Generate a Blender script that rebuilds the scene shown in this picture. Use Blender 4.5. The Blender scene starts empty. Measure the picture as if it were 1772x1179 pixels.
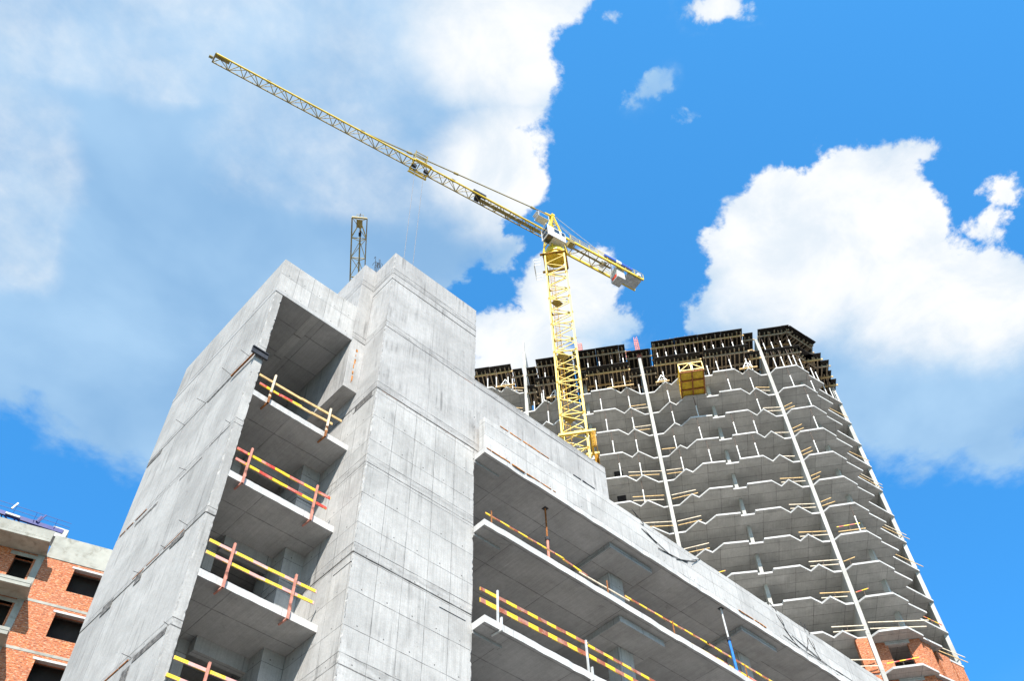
import bpy, bmesh, math, random
from math import radians, sin, cos, pi, hypot, atan2, sqrt
from mathutils import Vector, Matrix
random.seed(7)
S = bpy.context.scene
C = S.collection

# ------------------------------------------------------------------ camera
R = ((0.73618, 0.53038, 0.4204), (-0.67641, 0.59734, 0.43088), (-0.0226, -0.60157, 0.7985))
cam = bpy.data.cameras.new('camera')
cam.sensor_width = 36.0
cam.lens = 36.0 * 1634.12 / 1772.0
cam.clip_start = 0.1
cam.clip_end = 6000
co = bpy.data.objects.new('camera', cam)
C.objects.link(co)
m = Matrix.Identity(4)
for i in range(3):
    m[i][0] = R[i][0]; m[i][1] = -R[i][1]; m[i][2] = -R[i][2]
co.matrix_world = m
S.camera = co
GZ = -1.7                                   # ground level (the camera is at the origin)

# ------------------------------------------------------------------ sun
LD = Vector((0.89, 1.0, -1.42)).normalized()
sun = bpy.data.lights.new('sun', 'SUN')
sun.energy = 5.0
sun.angle = radians(0.5)
sun.color = (1.0, 0.945, 0.87)
so = bpy.data.objects.new('sun', sun)
C.objects.link(so)
so.rotation_euler = LD.to_track_quat('-Z', 'Y').to_euler()
so.location = (-40, -50, 120)

# ------------------------------------------------------------------ sky with clouds (a layer of cloud over the world, placed by direction)
DB = [(0.055, 0.6638, 0.3151, 0.4305, -2.589, 516), (0.216, 0.8287, 0.2252, 0.2709, -2.984, 290), (0.1427, 0.3872, 0.1917, 0.2337, -2.514, 333), (0.1939, 0.2092, 0.0749, 0.1068, -2.314, 153), (0.2478, 0.2327, 0.0461, 0.0553, 0.856, 82), (0.3251, 0.3811, 0.0777, 0.0874, -2.344, 117), (0.3218, 0.4452, 0.0824, 0.107, -2.845, 128), (0.2638, 0.5503, 0.1493, 0.1651, -2.827, 209), (0.4271, 0.4484, 0.0199, 0.0326, -2.648, 33), (0.5348, 0.5328, 0.072, 0.0921, 0.88, 95), (0.5315, 0.4366, 0.0768, 0.0817, 1.891, 97), (0.6063, 0.4313, 0.0553, 0.0618, 1.21, 69), (0.4076, 0.1791, 0.0208, 0.028, -2.858, 37), (0.452, 0.1729, 0.0069, 0.0118, -2.243, 13), (0.3914, 0.07, 0.0179, 0.0307, -2.233, 39), (0.3099, 0.1519, 0.0131, 0.0148, 1.116, 23), (0.7412, 0.2141, 0.1311, 0.165, 1.762, 182), (0.7445, 0.1202, 0.0939, 0.1301, 1.862, 144), (0.6648, 0.2192, 0.0672, 0.0809, 1.686, 95), (0.9278, 0.1455, 0.1325, 0.1827, 1.259, 182), (0.7076, 0.0225, 0.0166, 0.0365, 1.099, 35), (1.0213, 0.223, 0.1491, 0.1988, 1.394, 185), (0.878, 0.2676, 0.1696, 0.2127, 1.563, 214), (0.9859, 0.0938, 0.0936, 0.13, 1.377, 128), (1.1945, 0.2344, 0.0625, 0.0999, 1.086, 78), (0.7347, 0.3171, 0.0638, 0.1057, 2.155, 97), (0.8443, 0.0036, 0.0254, 0.0318, 3.071, 37), (0.825, -0.0269, 0.0188, 0.0327, 1.021, 34), (0.0068, 0.8923, 0.1813, 0.2428, -2.933, 266)]
WCAP = {(0.043, 0.426): 0.06, (0.215, 0.441): 0.05, (-0.066, 0.783): 0.07, (0.248, 0.241): 0.42}
WB = [(0.2475, 0.2414, 0.093, 0.1171, 0.845, 169), (0.3476, 0.3609, 0.0889, 0.0943, 0.882, 130), (-0.0662, 0.7826, 0.0686, 0.1225, 2.862, 128), (0.0431, 0.4262, 0.0677, 0.2558, -2.318, 215), (0.6857, 0.1728, 0.1483, 0.1879, 1.258, 218), (0.8038, 0.1006, 0.1317, 0.1774, 1.71, 195), (0.9406, 0.0843, 0.0931, 0.1318, 1.26, 133), (0.5414, 0.5399, 0.0968, 0.108, 0.937, 118), (0.5327, 0.4118, 0.0785, 0.0889, 1.068, 104), (0.3914, 0.07, 0.0179, 0.0307, -2.233, 39), (0.8315, -0.0116, 0.0412, 0.057, 1.472, 65), (0.2151, 0.4408, 0.0856, 0.145, -2.346, 162)]

world = bpy.data.worlds.new('World')
S.world = world
world.use_nodes = True


class NT:
    def __init__(s, tree):
        s.t = tree; s.n = tree.nodes; s.l = tree.links
    def new(s, typ, **kw):
        nd = s.n.new(typ)
        for k, v in kw.items():
            setattr(nd, k, v)
        return nd
    def put(s, sock, v):
        if isinstance(v, bpy.types.NodeSocket):
            s.l.new(v, sock)
        else:
            sock.default_value = v
    def math(s, op, a, b=None, c=None, clamp=False):
        nd = s.new('ShaderNodeMath', operation=op, use_clamp=clamp)
        s.put(nd.inputs[0], a)
        if b is not None: s.put(nd.inputs[1], b)
        if c is not None: s.put(nd.inputs[2], c)
        return nd.outputs[0]
    def vec(s, op, a, b=None):
        nd = s.new('ShaderNodeVectorMath', operation=op)
        s.put(nd.inputs[0], a)
        if b is not None: s.put(nd.inputs[1], b)
        return nd.outputs['Value'] if op in ('LENGTH', 'DOT_PRODUCT') else nd.outputs[0]
    def sm(s, v, a, b, lo=0.0, hi=1.0, kind='SMOOTHSTEP'):
        nd = s.new('ShaderNodeMapRange', interpolation_type=kind)
        s.put(nd.inputs[0], v); nd.inputs[1].default_value = a; nd.inputs[2].default_value = b
        nd.inputs[3].default_value = lo; nd.inputs[4].default_value = hi
        return nd.outputs[0]
    def noise(s, vec, scale, detail=4, rough=0.55, dist=0.0, col=False):
        nd = s.new('ShaderNodeTexNoise')
        s.put(nd.inputs['Vector'], vec); nd.inputs['Scale'].default_value = scale
        nd.inputs['Detail'].default_value = detail; nd.inputs['Roughness'].default_value = rough
        nd.inputs['Distortion'].default_value = dist
        return nd.outputs['Color' if col else 'Fac']
    def mapping(s, vec, loc=(0, 0, 0), rot=(0, 0, 0), sc=(1, 1, 1), typ='POINT'):
        nd = s.new('ShaderNodeMapping', vector_type=typ)
        s.put(nd.inputs[0], vec); nd.inputs['Location'].default_value = loc
        nd.inputs['Rotation'].default_value = rot; nd.inputs['Scale'].default_value = sc
        return nd.outputs[0]
    def mix(s, f, a, b, mode='MIX'):
        nd = s.new('ShaderNodeMix', data_type='RGBA', blend_type=mode)
        s.put(nd.inputs['Factor'], f)
        for k, v in (('A', a), ('B', b)):
            sk = [i for i in nd.inputs if i.name == k and i.type == 'RGBA'][0]
            if isinstance(v, (int, float)): v = (v, v, v, 1)
            elif isinstance(v, tuple) and len(v) == 3: v = v + (1,)
            s.put(sk, v)
        return [o for o in nd.outputs if o.type == 'RGBA'][0]


def build_world():
    T = NT(world.node_tree)
    T.n.clear()
    out = T.new('ShaderNodeOutputWorld'); bg = T.new('ShaderNodeBackground')
    T.l.new(bg.outputs[0], out.inputs[0])
    sky = T.new('ShaderNodeTexSky', sky_type='NISHITA', sun_disc=False)
    sky.sun_elevation = math.asin(-LD.z)
    sky.sun_rotation = atan2(-LD.x, -LD.y)
    sky.air_density = 1.0; sky.dust_density = 0.3; sky.ozone_density = 3.0
    base = T.mix(1.0, sky.outputs[0], SKY_TINT, 'MULTIPLY')
    g = T.new('ShaderNodeTexCoord').outputs['Generated']
    sep = T.new('ShaderNodeSeparateXYZ'); T.l.new(g, sep.inputs[0])
    base = T.mix(T.sm(sep.outputs[2], 0.45, 0.92, kind='LINEAR'), T.mix(1.0, base, (0.84, 0.90, 0.95), 'MULTIPLY'), T.mix(1.0, base, (1.28, 1.22, 1.14), 'MULTIPLY'))
    zc = T.math('MAXIMUM', sep.outputs[2], 0.06)
    cb = T.new('ShaderNodeCombineXYZ')
    T.l.new(T.math('DIVIDE', sep.outputs[0], zc), cb.inputs[0])
    T.l.new(T.math('DIVIDE', sep.outputs[1], zc), cb.inputs[1])
    P = cb.outputs[0]
    # gentle warp so that the edges billow
    w1 = T.noise(P, 5.0, 4, 0.55, col=True)
    w1 = T.vec('SUBTRACT', w1, (0.5, 0.5, 0.5))
    w1s = T.new('ShaderNodeVectorMath', operation='SCALE'); T.l.new(w1, w1s.inputs[0]); w1s.inputs['Scale'].default_value = 0.085
    PW = T.vec('ADD', P, w1s.outputs[0])
    cur = None
    for (cx, cy, a, b, th, r) in DB:
        v = T.mapping(PW, (cx, cy, 0), (0, 0, th), (a, b, 1), 'TEXTURE')
        d = T.math('MULTIPLY_ADD', T.vec('LENGTH', v), -float(r), float(r))
        cur = d if cur is None else T.math('MAXIMUM', cur, d)
    n1 = T.noise(P, 9.0, 8, 0.60, 0.25)
    n2 = T.noise(P, 30.0, 8, 0.62, 0.15)
    dd = T.math('MULTIPLY_ADD', T.math('SUBTRACT', n1, 0.5), 150.0, cur)
    dd = T.math('MULTIPLY_ADD', T.math('SUBTRACT', n2, 0.5), 70.0, dd)
    # sharper edge where the cloud is thick and bright, soft elsewhere
    sharp = T.sm(dd, -5.0, 17.0)
    soft = T.sm(dd, -25.0, 55.0)
    wc = None
    for (cx, cy, a, b, th, r) in WB:
        v = T.mapping(PW, (cx, cy, 0), (0, 0, th), (a * 1.22, b * 1.22, 1), 'TEXTURE')
        d = T.math('SUBTRACT', 1.0, T.vec('LENGTH', v))
        if (round(cx, 3), round(cy, 3)) in WCAP: d = T.math('MINIMUM', d, WCAP[(round(cx, 3), round(cy, 3))])
        wc = d if wc is None else T.math('MAXIMUM', wc, d)
    crisp = T.sm(wc, -0.40, -0.08)
    n3 = T.noise(P, 4.5, 6, 0.55, 0.3)
    wv = T.math('MULTIPLY_ADD', T.math('SUBTRACT', n3, 0.5), 0.6, wc)
    wv = T.math('MULTIPLY_ADD', T.math('SUBTRACT', n2, 0.5), 0.3, wv)
    wv = T.math('MULTIPLY_ADD', T.math('SUBTRACT', n1, 0.5), 0.35, wv)
    white = T.sm(wv, -0.22, 0.62)
    # unseen broken cloud added outside the view to give neutral fill light
    far = T.vec('LENGTH', T.vec('SUBTRACT', P, (0.62, 0.55, 0)))
    ov = T.math('MULTIPLY', T.sm(far, 1.05, 1.7), T.sm(T.noise(P, 1.1, 6, 0.6, 0.3), 0.34, 0.56))
    white = T.math('MAXIMUM', white, T.math('MULTIPLY', ov, 0.85))
    alpha0 = ov
    alpha = T.mix(crisp, soft, sharp)
    thin = T.sm(T.noise(P, 3.2, 5, 0.5, 0.2), 0.3, 0.72)
    grey = T.mix(thin, CL_DARK, CL_MID)
    puff = T.sm(T.noise(P, 7.0, 7, 0.62, 0.4), 0.34, 0.60)
    ccol = T.mix(white, grey, T.mix(puff, (4.5, 4.95, 5.4), CL_WHITE))
    amt = T.math('MULTIPLY', T.math('MAXIMUM', alpha, alpha0), T.sm(white, 0.0, 0.6, 0.90, 1.0))
    up = T.sm(sep.outputs[2], 0.0, 0.06)
    amt = T.math('MULTIPLY', amt, up)
    col = T.mix(amt, base, ccol)
    T.l.new(col, bg.inputs[0])
    bg.inputs[1].default_value = 0.1


SKY_TINT = (0.46, 1.44, 1.90)
CL_DARK = (1.60, 2.80, 4.30)
CL_MID = (2.75, 4.05, 5.35)
CL_WHITE = (5.6, 5.7, 5.8)
build_world()

S.view_settings.view_transform = 'Standard'
S.view_settings.look = 'None'
S.view_settings.exposure = 0.85
S.view_settings.gamma = 1.0
S.view_settings.use_curve_mapping = False


# ------------------------------------------------------------------ materials
def new_mat(name, rough=0.8, spec=0.25):
    mt = bpy.data.materials.new(name)
    mt.use_nodes = True
    T = NT(mt.node_tree)
    b = T.n['Principled BSDF']
    b.inputs['Roughness'].default_value = rough
    b.inputs['Specular IOR Level'].default_value = spec
    return mt, T, b


def flat_mat(name, col, rough=0.6, var=0.25, scale=3.0, metal=0.0, bump=0.0, dirt=None, dirt_amt=0.0, spec=0.3):
    mt, T, b = new_mat(name, rough, spec)
    tc = T.new('ShaderNodeTexCoord').outputs['Object']
    n = T.noise(tc, scale, 6, 0.6)
    lo = tuple(c * (1 - var) for c in col); hi = tuple(min(1, c * (1 + var)) for c in col)
    c = T.mix(T.sm(n, 0.3, 0.7), lo, hi)
    if dirt:
        n2 = T.noise(tc, scale * 2.3, 8, 0.65, 0.4)
        c = T.mix(T.sm(n2, 0.62 - dirt_amt * 0.3, 0.72), c, dirt)
    T.l.new(c, b.inputs['Base Color'])
    b.inputs['Metallic'].default_value = metal
    if bump:
        bp = T.new('ShaderNodeBump'); bp.inputs['Strength'].default_value = bump; bp.inputs['Distance'].default_value = 0.01
        T.l.new(T.noise(tc, scale * 12, 5, 0.6), bp.inputs['Height']); T.l.new(bp.outputs[0], b.inputs['Normal'])
    return mt


def line(T, x, period, off, half):
    """1 on a thin line every 'period', else 0"""
    f = T.math('WRAP', T.math('SUBTRACT', x, off), period / 2, -period / 2)
    return T.math('LESS_THAN', T.math('ABSOLUTE', f), half)


def concrete(name, base, pan=(1.2, 1.1), off=(0.0, 0.0), floor=None, streak=0.5, joint=0.9, tone=0.08, holes=True, stain=0.35, bump=0.5, jw=1.0):
    """cast concrete: sheets of formwork with thin fins between them, tie holes, run-down streaks, blotches"""
    mt, T, b = new_mat(name, 0.88, 0.18)
    uv = T.new('ShaderNodeTexCoord').outputs['UV']
    sep = T.new('ShaderNodeSeparateXYZ'); T.l.new(uv, sep.inputs[0])
    wob = T.noise(uv, 1.3, 3, 0.5)
    U = T.math('MULTIPLY_ADD', T.math('SUBTRACT', wob, 0.5), 0.03, sep.outputs[0])
    V = T.math('MULTIPLY_ADD', T.math('SUBTRACT', T.noise(uv, 1.7, 3, 0.5), 0.5), 0.035, sep.outputs[1])
    # tone of each sheet
    cell = T.new('ShaderNodeCombineXYZ')
    T.l.new(T.math('FLOOR', T.math('DIVIDE', T.math('SUBTRACT', U, off[0]), pan[0])), cell.inputs[0])
    T.l.new(T.math('FLOOR', T.math('DIVIDE', T.math('SUBTRACT', V, off[1]), pan[1])), cell.inputs[1])
    wn = T.new('ShaderNodeTexWhiteNoise', noise_dimensions='2D'); T.l.new(cell.outputs[0], wn.inputs['Vector'])
    val = T.sm(wn.outputs['Value'], 0, 1, 1 - tone, 1 + tone, 'LINEAR')
    # blotches
    n1 = T.noise(uv, 0.55, 8, 0.6, 0.5)
    val = T.math('MULTIPLY', val, T.sm(n1, 0.32, 0.68, 0.84, 1.09))
    n2 = T.noise(uv, 5.0, 8, 0.7, 0.3)
    val = T.math('MULTIPLY', val, T.sm(n2, 0.32, 0.68, 0.93, 1.05))
    n2b = T.noise(uv, 26.0, 5, 0.7)
    val = T.math('MULTIPLY', val, T.sm(n2b, 0.3, 0.7, 0.91, 1.07))
    # streaks running down
    st = T.noise(T.mapping(uv, sc=(7.0, 0.35, 1)), 1.0, 6, 0.6, 0.2)
    gate = T.sm(T.noise(uv, 0.8, 3, 0.5), 0.42, 0.65)
    sv = T.math('MULTIPLY', T.sm(st, 0.46, 0.72), gate)
    val = T.math('MULTIPLY', val, T.math('MULTIPLY_ADD', sv, -streak * 0.5, 1.0))
    st2 = T.noise(T.mapping(uv, sc=(22.0, 0.5, 1)), 1.0, 4, 0.6)
    val = T.math('MULTIPLY', val, T.sm(st2, 0.3, 0.7, 0.91, 1.05))
    # pale lime runs
    st3 = T.noise(T.mapping(uv, sc=(9.0, 0.5, 1), loc=(3, 7, 0)), 1.0, 5, 0.65, 0.3)
    pale = T.math('MULTIPLY', T.sm(st3, 0.60, 0.75), T.sm(T.noise(uv, 0.6, 3, 0.5), 0.5, 0.7))
    # thin lines between the sheets, broken up
    brk = T.sm(T.noise(uv, 2.2, 5, 0.6), 0.38, 0.62)
    jl = T.math('MAXIMUM', line(T, U, pan[0], off[0], 0.007 * jw), line(T, V, pan[1], off[1], 0.009 * jw))
    jm = T.math('MULTIPLY', jl, T.math('MULTIPLY_ADD', brk, 0.5, 0.5))
    hgt = T.math('MULTIPLY', jm, -0.5)
    if floor:
        p, o, o2 = floor
        br2 = T.sm(T.noise(uv, 1.1, 6, 0.65), 0.35, 0.6)
        fl = T.math('MULTIPLY', line(T, V, p, o, 0.021), T.math('MULTIPLY_ADD', br2, 0.6, 0.4))
        fl2 = T.math('MULTIPLY', line(T, V, p, o2, 0.011), T.math('MULTIPLY_ADD', brk, 0.6, 0.4))
        fl = T.math('MAXIMUM', fl, fl2)
        # a rough darker strip below the pour joint
        f = T.math('WRAP', T.math('SUBTRACT', V, (o + o2) / 2), p / 2, -p / 2)
        band = T.math('LESS_THAN', T.math('ABSOLUTE', f), abs(o2 - o) / 2)
        band = T.math('MULTIPLY', band, T.sm(T.noise(T.mapping(uv, sc=(0.8, 4, 1)), 1.5, 7, 0.7), 0.42, 0.66))
        val = T.math('MULTIPLY', val, T.math('MULTIPLY_ADD', band, -0.30, 1.0))
        jm = T.math('MAXIMUM', T.math('MULTIPLY', jm, joint), T.math('MULTIPLY', fl, 1.0))
        hgt = T.math('MULTIPLY_ADD', fl, -1.2, hgt)
    else:
        jm = T.math('MULTIPLY', jm, joint)
    val = T.math('MULTIPLY', val, T.math('MULTIPLY_ADD', jm, -0.8, 1.0))
    if holes:
        hu = T.math('WRAP', T.math('SUBTRACT', U, off[0] + pan[0] * 0.5), pan[0] / 2, -pan[0] / 2)
        hv = T.math('WRAP', T.math('SUBTRACT', V, off[1] + 0.12), pan[1] / 2, -pan[1] / 2)
        r2 = T.math('ADD', T.math('MULTIPLY', hu, hu), T.math('MULTIPLY', hv, hv))
        hole = T.math('LESS_THAN', r2, 0.00045)
        val = T.math('MULTIPLY', val, T.math('MULTIPLY_ADD', hole, -0.7, 1.0))
        # blow holes
        vo = T.new('ShaderNodeTexVoronoi'); vo.inputs['Scale'].default_value = 4.5; vo.inputs['Randomness'].default_value = 1.0
        T.l.new(uv, vo.inputs['Vector'])
        pit = T.math('MULTIPLY', T.math('LESS_THAN', vo.outputs['Distance'], 0.055), T.sm(T.noise(uv, 0.9, 2, 0.5), 0.52, 0.56))
        val = T.math('MULTIPLY', val, T.math('MULTIPLY_ADD', pit, -0.6, 1.0))
        hgt = T.math('MULTIPLY_ADD', T.math('MAXIMUM', hole, pit), -1.0, hgt)
    # dark grime patches
    gr = T.noise(uv, 1.9, 9, 0.68, 0.8)
    val = T.math('MULTIPLY', val, T.sm(gr, 0.60, 0.78, 1.0, 1.0 - stain))
    col = T.mix(1.0, T.mix(pale, base, (0.66, 0.655, 0.63)), T.new('ShaderNodeCombineColor').outputs[0], 'MULTIPLY')
    cc = [n for n in T.n if n.bl_idname == 'ShaderNodeCombineColor'][-1]
    for i in range(3): T.l.new(val, cc.inputs[i])
    T.l.new(col, b.inputs['Base Color'])
    bp = T.new('ShaderNodeBump'); bp.inputs['Strength'].default_value = bump; bp.inputs['Distance'].default_value = 0.012
    h = T.math('MULTIPLY_ADD', T.noise(uv, 14.0, 6, 0.6), 0.5, hgt)
    h = T.math('MULTIPLY_ADD', n1, 1.2, h)
    T.l.new(h, bp.inputs['Height']); T.l.new(bp.outputs[0], b.inputs['Normal'])
    return mt


CB = (0.455, 0.445, 0.425)
M = {}
M['conc_wall'] = concrete('cast_concrete_wall', CB, (0.81, 1.08), (10.1, 12.95), (3.3, 12.95, 13.27), streak=0.7, tone=0.05)
M['conc_smooth'] = concrete('smooth_cast_wall', (0.425, 0.415, 0.40), (2.03, 3.3), (10.1, 12.98), (3.3, 12.95, 13.27), streak=1.0, joint=0.6, tone=0.06, stain=0.4)
M['conc_par'] = concrete('parapet_boards', (0.45, 0.44, 0.42), (0.62, 0.92), (6.47, 26.13), None, streak=0.6, joint=0.8, tone=0.10, stain=0.35)
M['conc_side'] = concrete('cast_concrete_side_wall', (0.42, 0.41, 0.39), (2.3, 3.3), (17.7, 12.92), (3.3, 12.92, 13.12), streak=0.7, stain=0.45)
M['conc_band'] = concrete('cast_concrete_parapet', (0.50, 0.49, 0.47), (1.9, 0.62), (14.2, 22.6), None, streak=0.4, stain=0.3)
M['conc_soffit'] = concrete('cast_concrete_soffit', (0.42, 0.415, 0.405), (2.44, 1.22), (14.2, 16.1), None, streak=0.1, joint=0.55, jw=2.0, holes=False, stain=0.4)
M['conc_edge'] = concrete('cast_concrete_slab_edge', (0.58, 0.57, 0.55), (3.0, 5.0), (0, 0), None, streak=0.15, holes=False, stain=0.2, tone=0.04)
M['conc_tower'] = concrete('tower_concrete', (0.47, 0.465, 0.445), (2.4, 1.2), (0, 0), None, streak=0.2, joint=0.7, jw=3.0, holes=False, stain=0.5, tone=0.08)
M['conc_fin'] = concrete('tower_fin_concrete', (0.50, 0.49, 0.45), (3.0, 3.1), (0, 2.0), None, streak=0.4, holes=False, stain=0.2)
M['plywood'] = flat_mat('dark_film_plywood', (0.016, 0.013, 0.011), 0.75, 0.5, 2.0, dirt=(0.10, 0.085, 0.07), dirt_amt=0.3)
M['prop_inner'] = flat_mat('dark_prop_tube', (0.10, 0.07, 0.055), 0.7, 0.3, 5.0)
M['joist'] = flat_mat('weathered_timber', (0.40, 0.31, 0.21), 0.85, 0.45, 5.0)
M['timber'] = flat_mat('fresh_timber', (0.62, 0.42, 0.19), 0.8, 0.25, 4.0, dirt=(0.30, 0.18, 0.09), dirt_amt=0.1)
M['pale_timber'] = flat_mat('pale_timber', (0.66, 0.56, 0.42), 0.8, 0.2, 4.0)
M['yellow'] = flat_mat('yellow_crane_paint', (0.76, 0.54, 0.045), 0.45, 0.12, 1.5, dirt=(0.35, 0.17, 0.05), dirt_amt=0.12, spec=0.4)
M['yellow_dark'] = flat_mat('ochre_steel', (0.56, 0.30, 0.03), 0.6, 0.25, 2.0, dirt=(0.10, 0.045, 0.02), dirt_amt=0.6)
M['yellow_panel'] = flat_mat('weathered_yellow_sheet', (0.60, 0.40, 0.03), 0.6, 0.2, 2.5, dirt=(0.28, 0.15, 0.03), dirt_amt=0.4)
M['jibsteel'] = flat_mat('dull_yellow_steel', (0.34, 0.27, 0.10), 0.55, 0.2, 1.5, dirt=(0.14, 0.11, 0.07), dirt_amt=0.3)
M['white'] = flat_mat('white_paint', (0.72, 0.71, 0.68), 0.5, 0.08, 2.0, dirt=(0.4, 0.36, 0.3), dirt_amt=0.15)
M['red'] = flat_mat('red_paint', (0.62, 0.06, 0.02), 0.5, 0.2, 2.0)
M['banner_blue'] = flat_mat('blue_banner', (0.02, 0.09, 0.45), 0.5, 0.2, 2.0)
M['blue'] = flat_mat('blue_paint', (0.005, 0.014, 0.16), 0.45, 0.2, 2.0)
M['light_blue'] = flat_mat('blue_prop_paint', (0.03, 0.20, 0.62), 0.5, 0.2, 4.0)
M['prop_blue'] = M['light_blue']
M['black'] = flat_mat('black_rubber_gap_shade', (0.02, 0.02, 0.022), 0.6, 0.3, 2.0)  # also colours the painted gap shade at the shaft joints
M['dark'] = flat_mat('dark_steel', (0.05, 0.05, 0.055), 0.5, 0.4, 3.0, metal=0.3)
M['rust'] = flat_mat('rusty_steel', (0.30, 0.115, 0.035), 0.85, 0.5, 8.0, dirt=(0.08, 0.04, 0.025), dirt_amt=0.4)
M['rust_orange'] = flat_mat('orange_rust', (0.50, 0.20, 0.045), 0.9, 0.5, 9.0, dirt=(0.12, 0.05, 0.02), dirt_amt=0.5)
M['pink'] = flat_mat('faded_red_steel', (0.55, 0.23, 0.17), 0.7, 0.3, 6.0, dirt=(0.35, 0.2, 0.14), dirt_amt=0.3)
M['galv'] = flat_mat('galvanised_steel', (0.62, 0.62, 0.60), 0.45, 0.15, 4.0, metal=0.2)
M['glass'] = flat_mat('dark_cab_glass', (0.04, 0.05, 0.06), 0.12, 0.2, 1.0, spec=0.6)
M['rebar'] = flat_mat('rebar_steel', (0.14, 0.13, 0.13), 0.6, 0.3, 8.0, metal=0.4)
M['pinkcage'] = flat_mat('red_lead_cage', (0.62, 0.22, 0.18), 0.7, 0.3, 8.0)
M['brick_band'] = flat_mat('weathered_grey_concrete', (0.36, 0.355, 0.31), 0.9, 0.18, 0.8, dirt=(0.24, 0.23, 0.19), dirt_amt=0.5, bump=0.4)
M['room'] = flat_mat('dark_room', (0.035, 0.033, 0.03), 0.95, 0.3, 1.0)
M['gap_shade'] = flat_mat('painted_gap_shade', (0.11, 0.105, 0.10), 0.95, 0.5, 7.0, dirt=(0.30, 0.28, 0.25), dirt_amt=0.5, bump=0.6)  # dark colour painting the shade of joint gaps and recesses
M['cwt'] = flat_mat('counterweight_concrete', (0.55, 0.54, 0.51), 0.85, 0.15, 2.0, dirt=(0.3, 0.28, 0.25), dirt_amt=0.3)
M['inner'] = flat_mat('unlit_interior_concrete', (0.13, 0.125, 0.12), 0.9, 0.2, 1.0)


def stripe_mat(name, period, ca, cb, fade):
    mt, T, b = new_mat(name, 0.6, 0.3)
    uv = T.new('ShaderNodeTexCoord').outputs['UV']
    sep = T.new('ShaderNodeSeparateXYZ'); T.l.new(uv, sep.inputs[0])
    w = T.math('MULTIPLY_ADD', T.noise(uv, 0.9, 2, 0.5), period * 0.25, sep.outputs[0])
    f = T.math('FRACT', T.math('DIVIDE', w, period))
    k = T.math('LESS_THAN', f, 0.5)
    a = T.mix(T.sm(T.noise(uv, 2.0, 4, 0.6), 0.4, 0.65), ca, fade)
    c = T.mix(k, a, cb)
    c = T.mix(T.math('MULTIPLY', T.sm(T.noise(uv, 7.0, 7, 0.75), 0.50, 0.68), 0.8), c, (0.42, 0.34, 0.26))
    T.l.new(c, b.inputs['Base Color'])
    return mt


M['stripe'] = stripe_mat('red_yellow_stripes', 0.9, (0.62, 0.05, 0.03), (0.86, 0.58, 0.02), (0.66, 0.28, 0.22))
M['stripe_faded'] = stripe_mat('faded_pink_yellow_stripes', 0.95, (0.70, 0.36, 0.32), (0.86, 0.62, 0.05), (0.74, 0.48, 0.42))
M['stripe_dull'] = stripe_mat('worn_red_yellow_stripes', 0.8, (0.33, 0.09, 0.045), (0.84, 0.56, 0.03), (0.48, 0.22, 0.16))


def brick_mat(name):
    mt, T, b = new_mat(name, 0.9, 0.15)
    uv = T.new('ShaderNodeTexCoord').outputs['UV']
    br = T.new('ShaderNodeTexBrick')
    T.l.new(uv, br.inputs['Vector'])
    br.inputs['Color1'].default_value = (0.60, 0.185, 0.07, 1)
    br.inputs['Color2'].default_value = (0.40, 0.085, 0.03, 1)
    br.inputs['Mortar'].default_value = (0.42, 0.27, 0.18, 1)
    br.inputs['Scale'].default_value = 1.0
    br.inputs['Mortar Size'].default_value = 0.010
    br.inputs['Brick Width'].default_value = 0.26
    br.inputs['Row Height'].default_value = 0.085
    br.inputs['Bias'].default_value = -0.2
    c = br.outputs['Color']
    n = T.noise(uv, 1.1, 6, 0.6, 0.4)
    c = T.mix(T.math('MULTIPLY', T.sm(n, 0.52, 0.72), 0.6), c, (0.72, 0.23, 0.07))
    n2 = T.noise(T.mapping(uv, sc=(1.0, 3.0, 1)), 4.6, 3, 0.6)
    c = T.mix(T.math('MULTIPLY', T.sm(n2, 0.52, 0.62), 0.8), c, (0.20, 0.06, 0.035))
    n4 = T.noise(uv, 0.35, 4, 0.6)
    c = T.mix(T.math('MULTIPLY', T.sm(n4, 0.45, 0.7), 0.45), c, (0.42, 0.17, 0.10))
    n3 = T.noise(T.mapping(uv, sc=(1.0, 3.0, 1), loc=(5, 5, 0)), 5.0, 3, 0.6)
    c = T.mix(T.math('MULTIPLY', T.sm(n3, 0.54, 0.63), 0.7), c, (0.76, 0.46, 0.30))
    T.l.new(c, b.inputs['Base Color'])
    bp = T.new('ShaderNodeBump'); bp.inputs['Strength'].default_value = 0.7; bp.inputs['Distance'].default_value = 0.015
    T.l.new(T.math('MULTIPLY_ADD', br.outputs['Fac'], -1.0, T.noise(uv, 12, 4, 0.6)), bp.inputs['Height'])
    T.l.new(bp.outputs[0], b.inputs['Normal'])
    return mt


M['brick'] = brick_mat('orange_brick')


def ground_mat():
    mt, T, b = new_mat('building_site_ground', 0.95, 0.1)
    tc = T.new('ShaderNodeTexCoord').outputs['Object']
    n = T.noise(tc, 0.08, 8, 0.6, 0.4); n2 = T.noise(tc, 1.5, 8, 0.65)
    c = T.mix(T.sm(n, 0.35, 0.65), (0.10, 0.096, 0.09), (0.15, 0.145, 0.135))
    c = T.mix(T.sm(n2, 0.45, 0.7), c, (0.11, 0.095, 0.075))
    T.l.new(c, b.inputs['Base Color'])
    bp = T.new('ShaderNodeBump'); bp.inputs['Distance'].default_value = 0.1
    T.l.new(n2, bp.inputs['Height']); T.l.new(bp.outputs[0], b.inputs['Normal'])
    return mt


M['ground'] = ground_mat()


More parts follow.
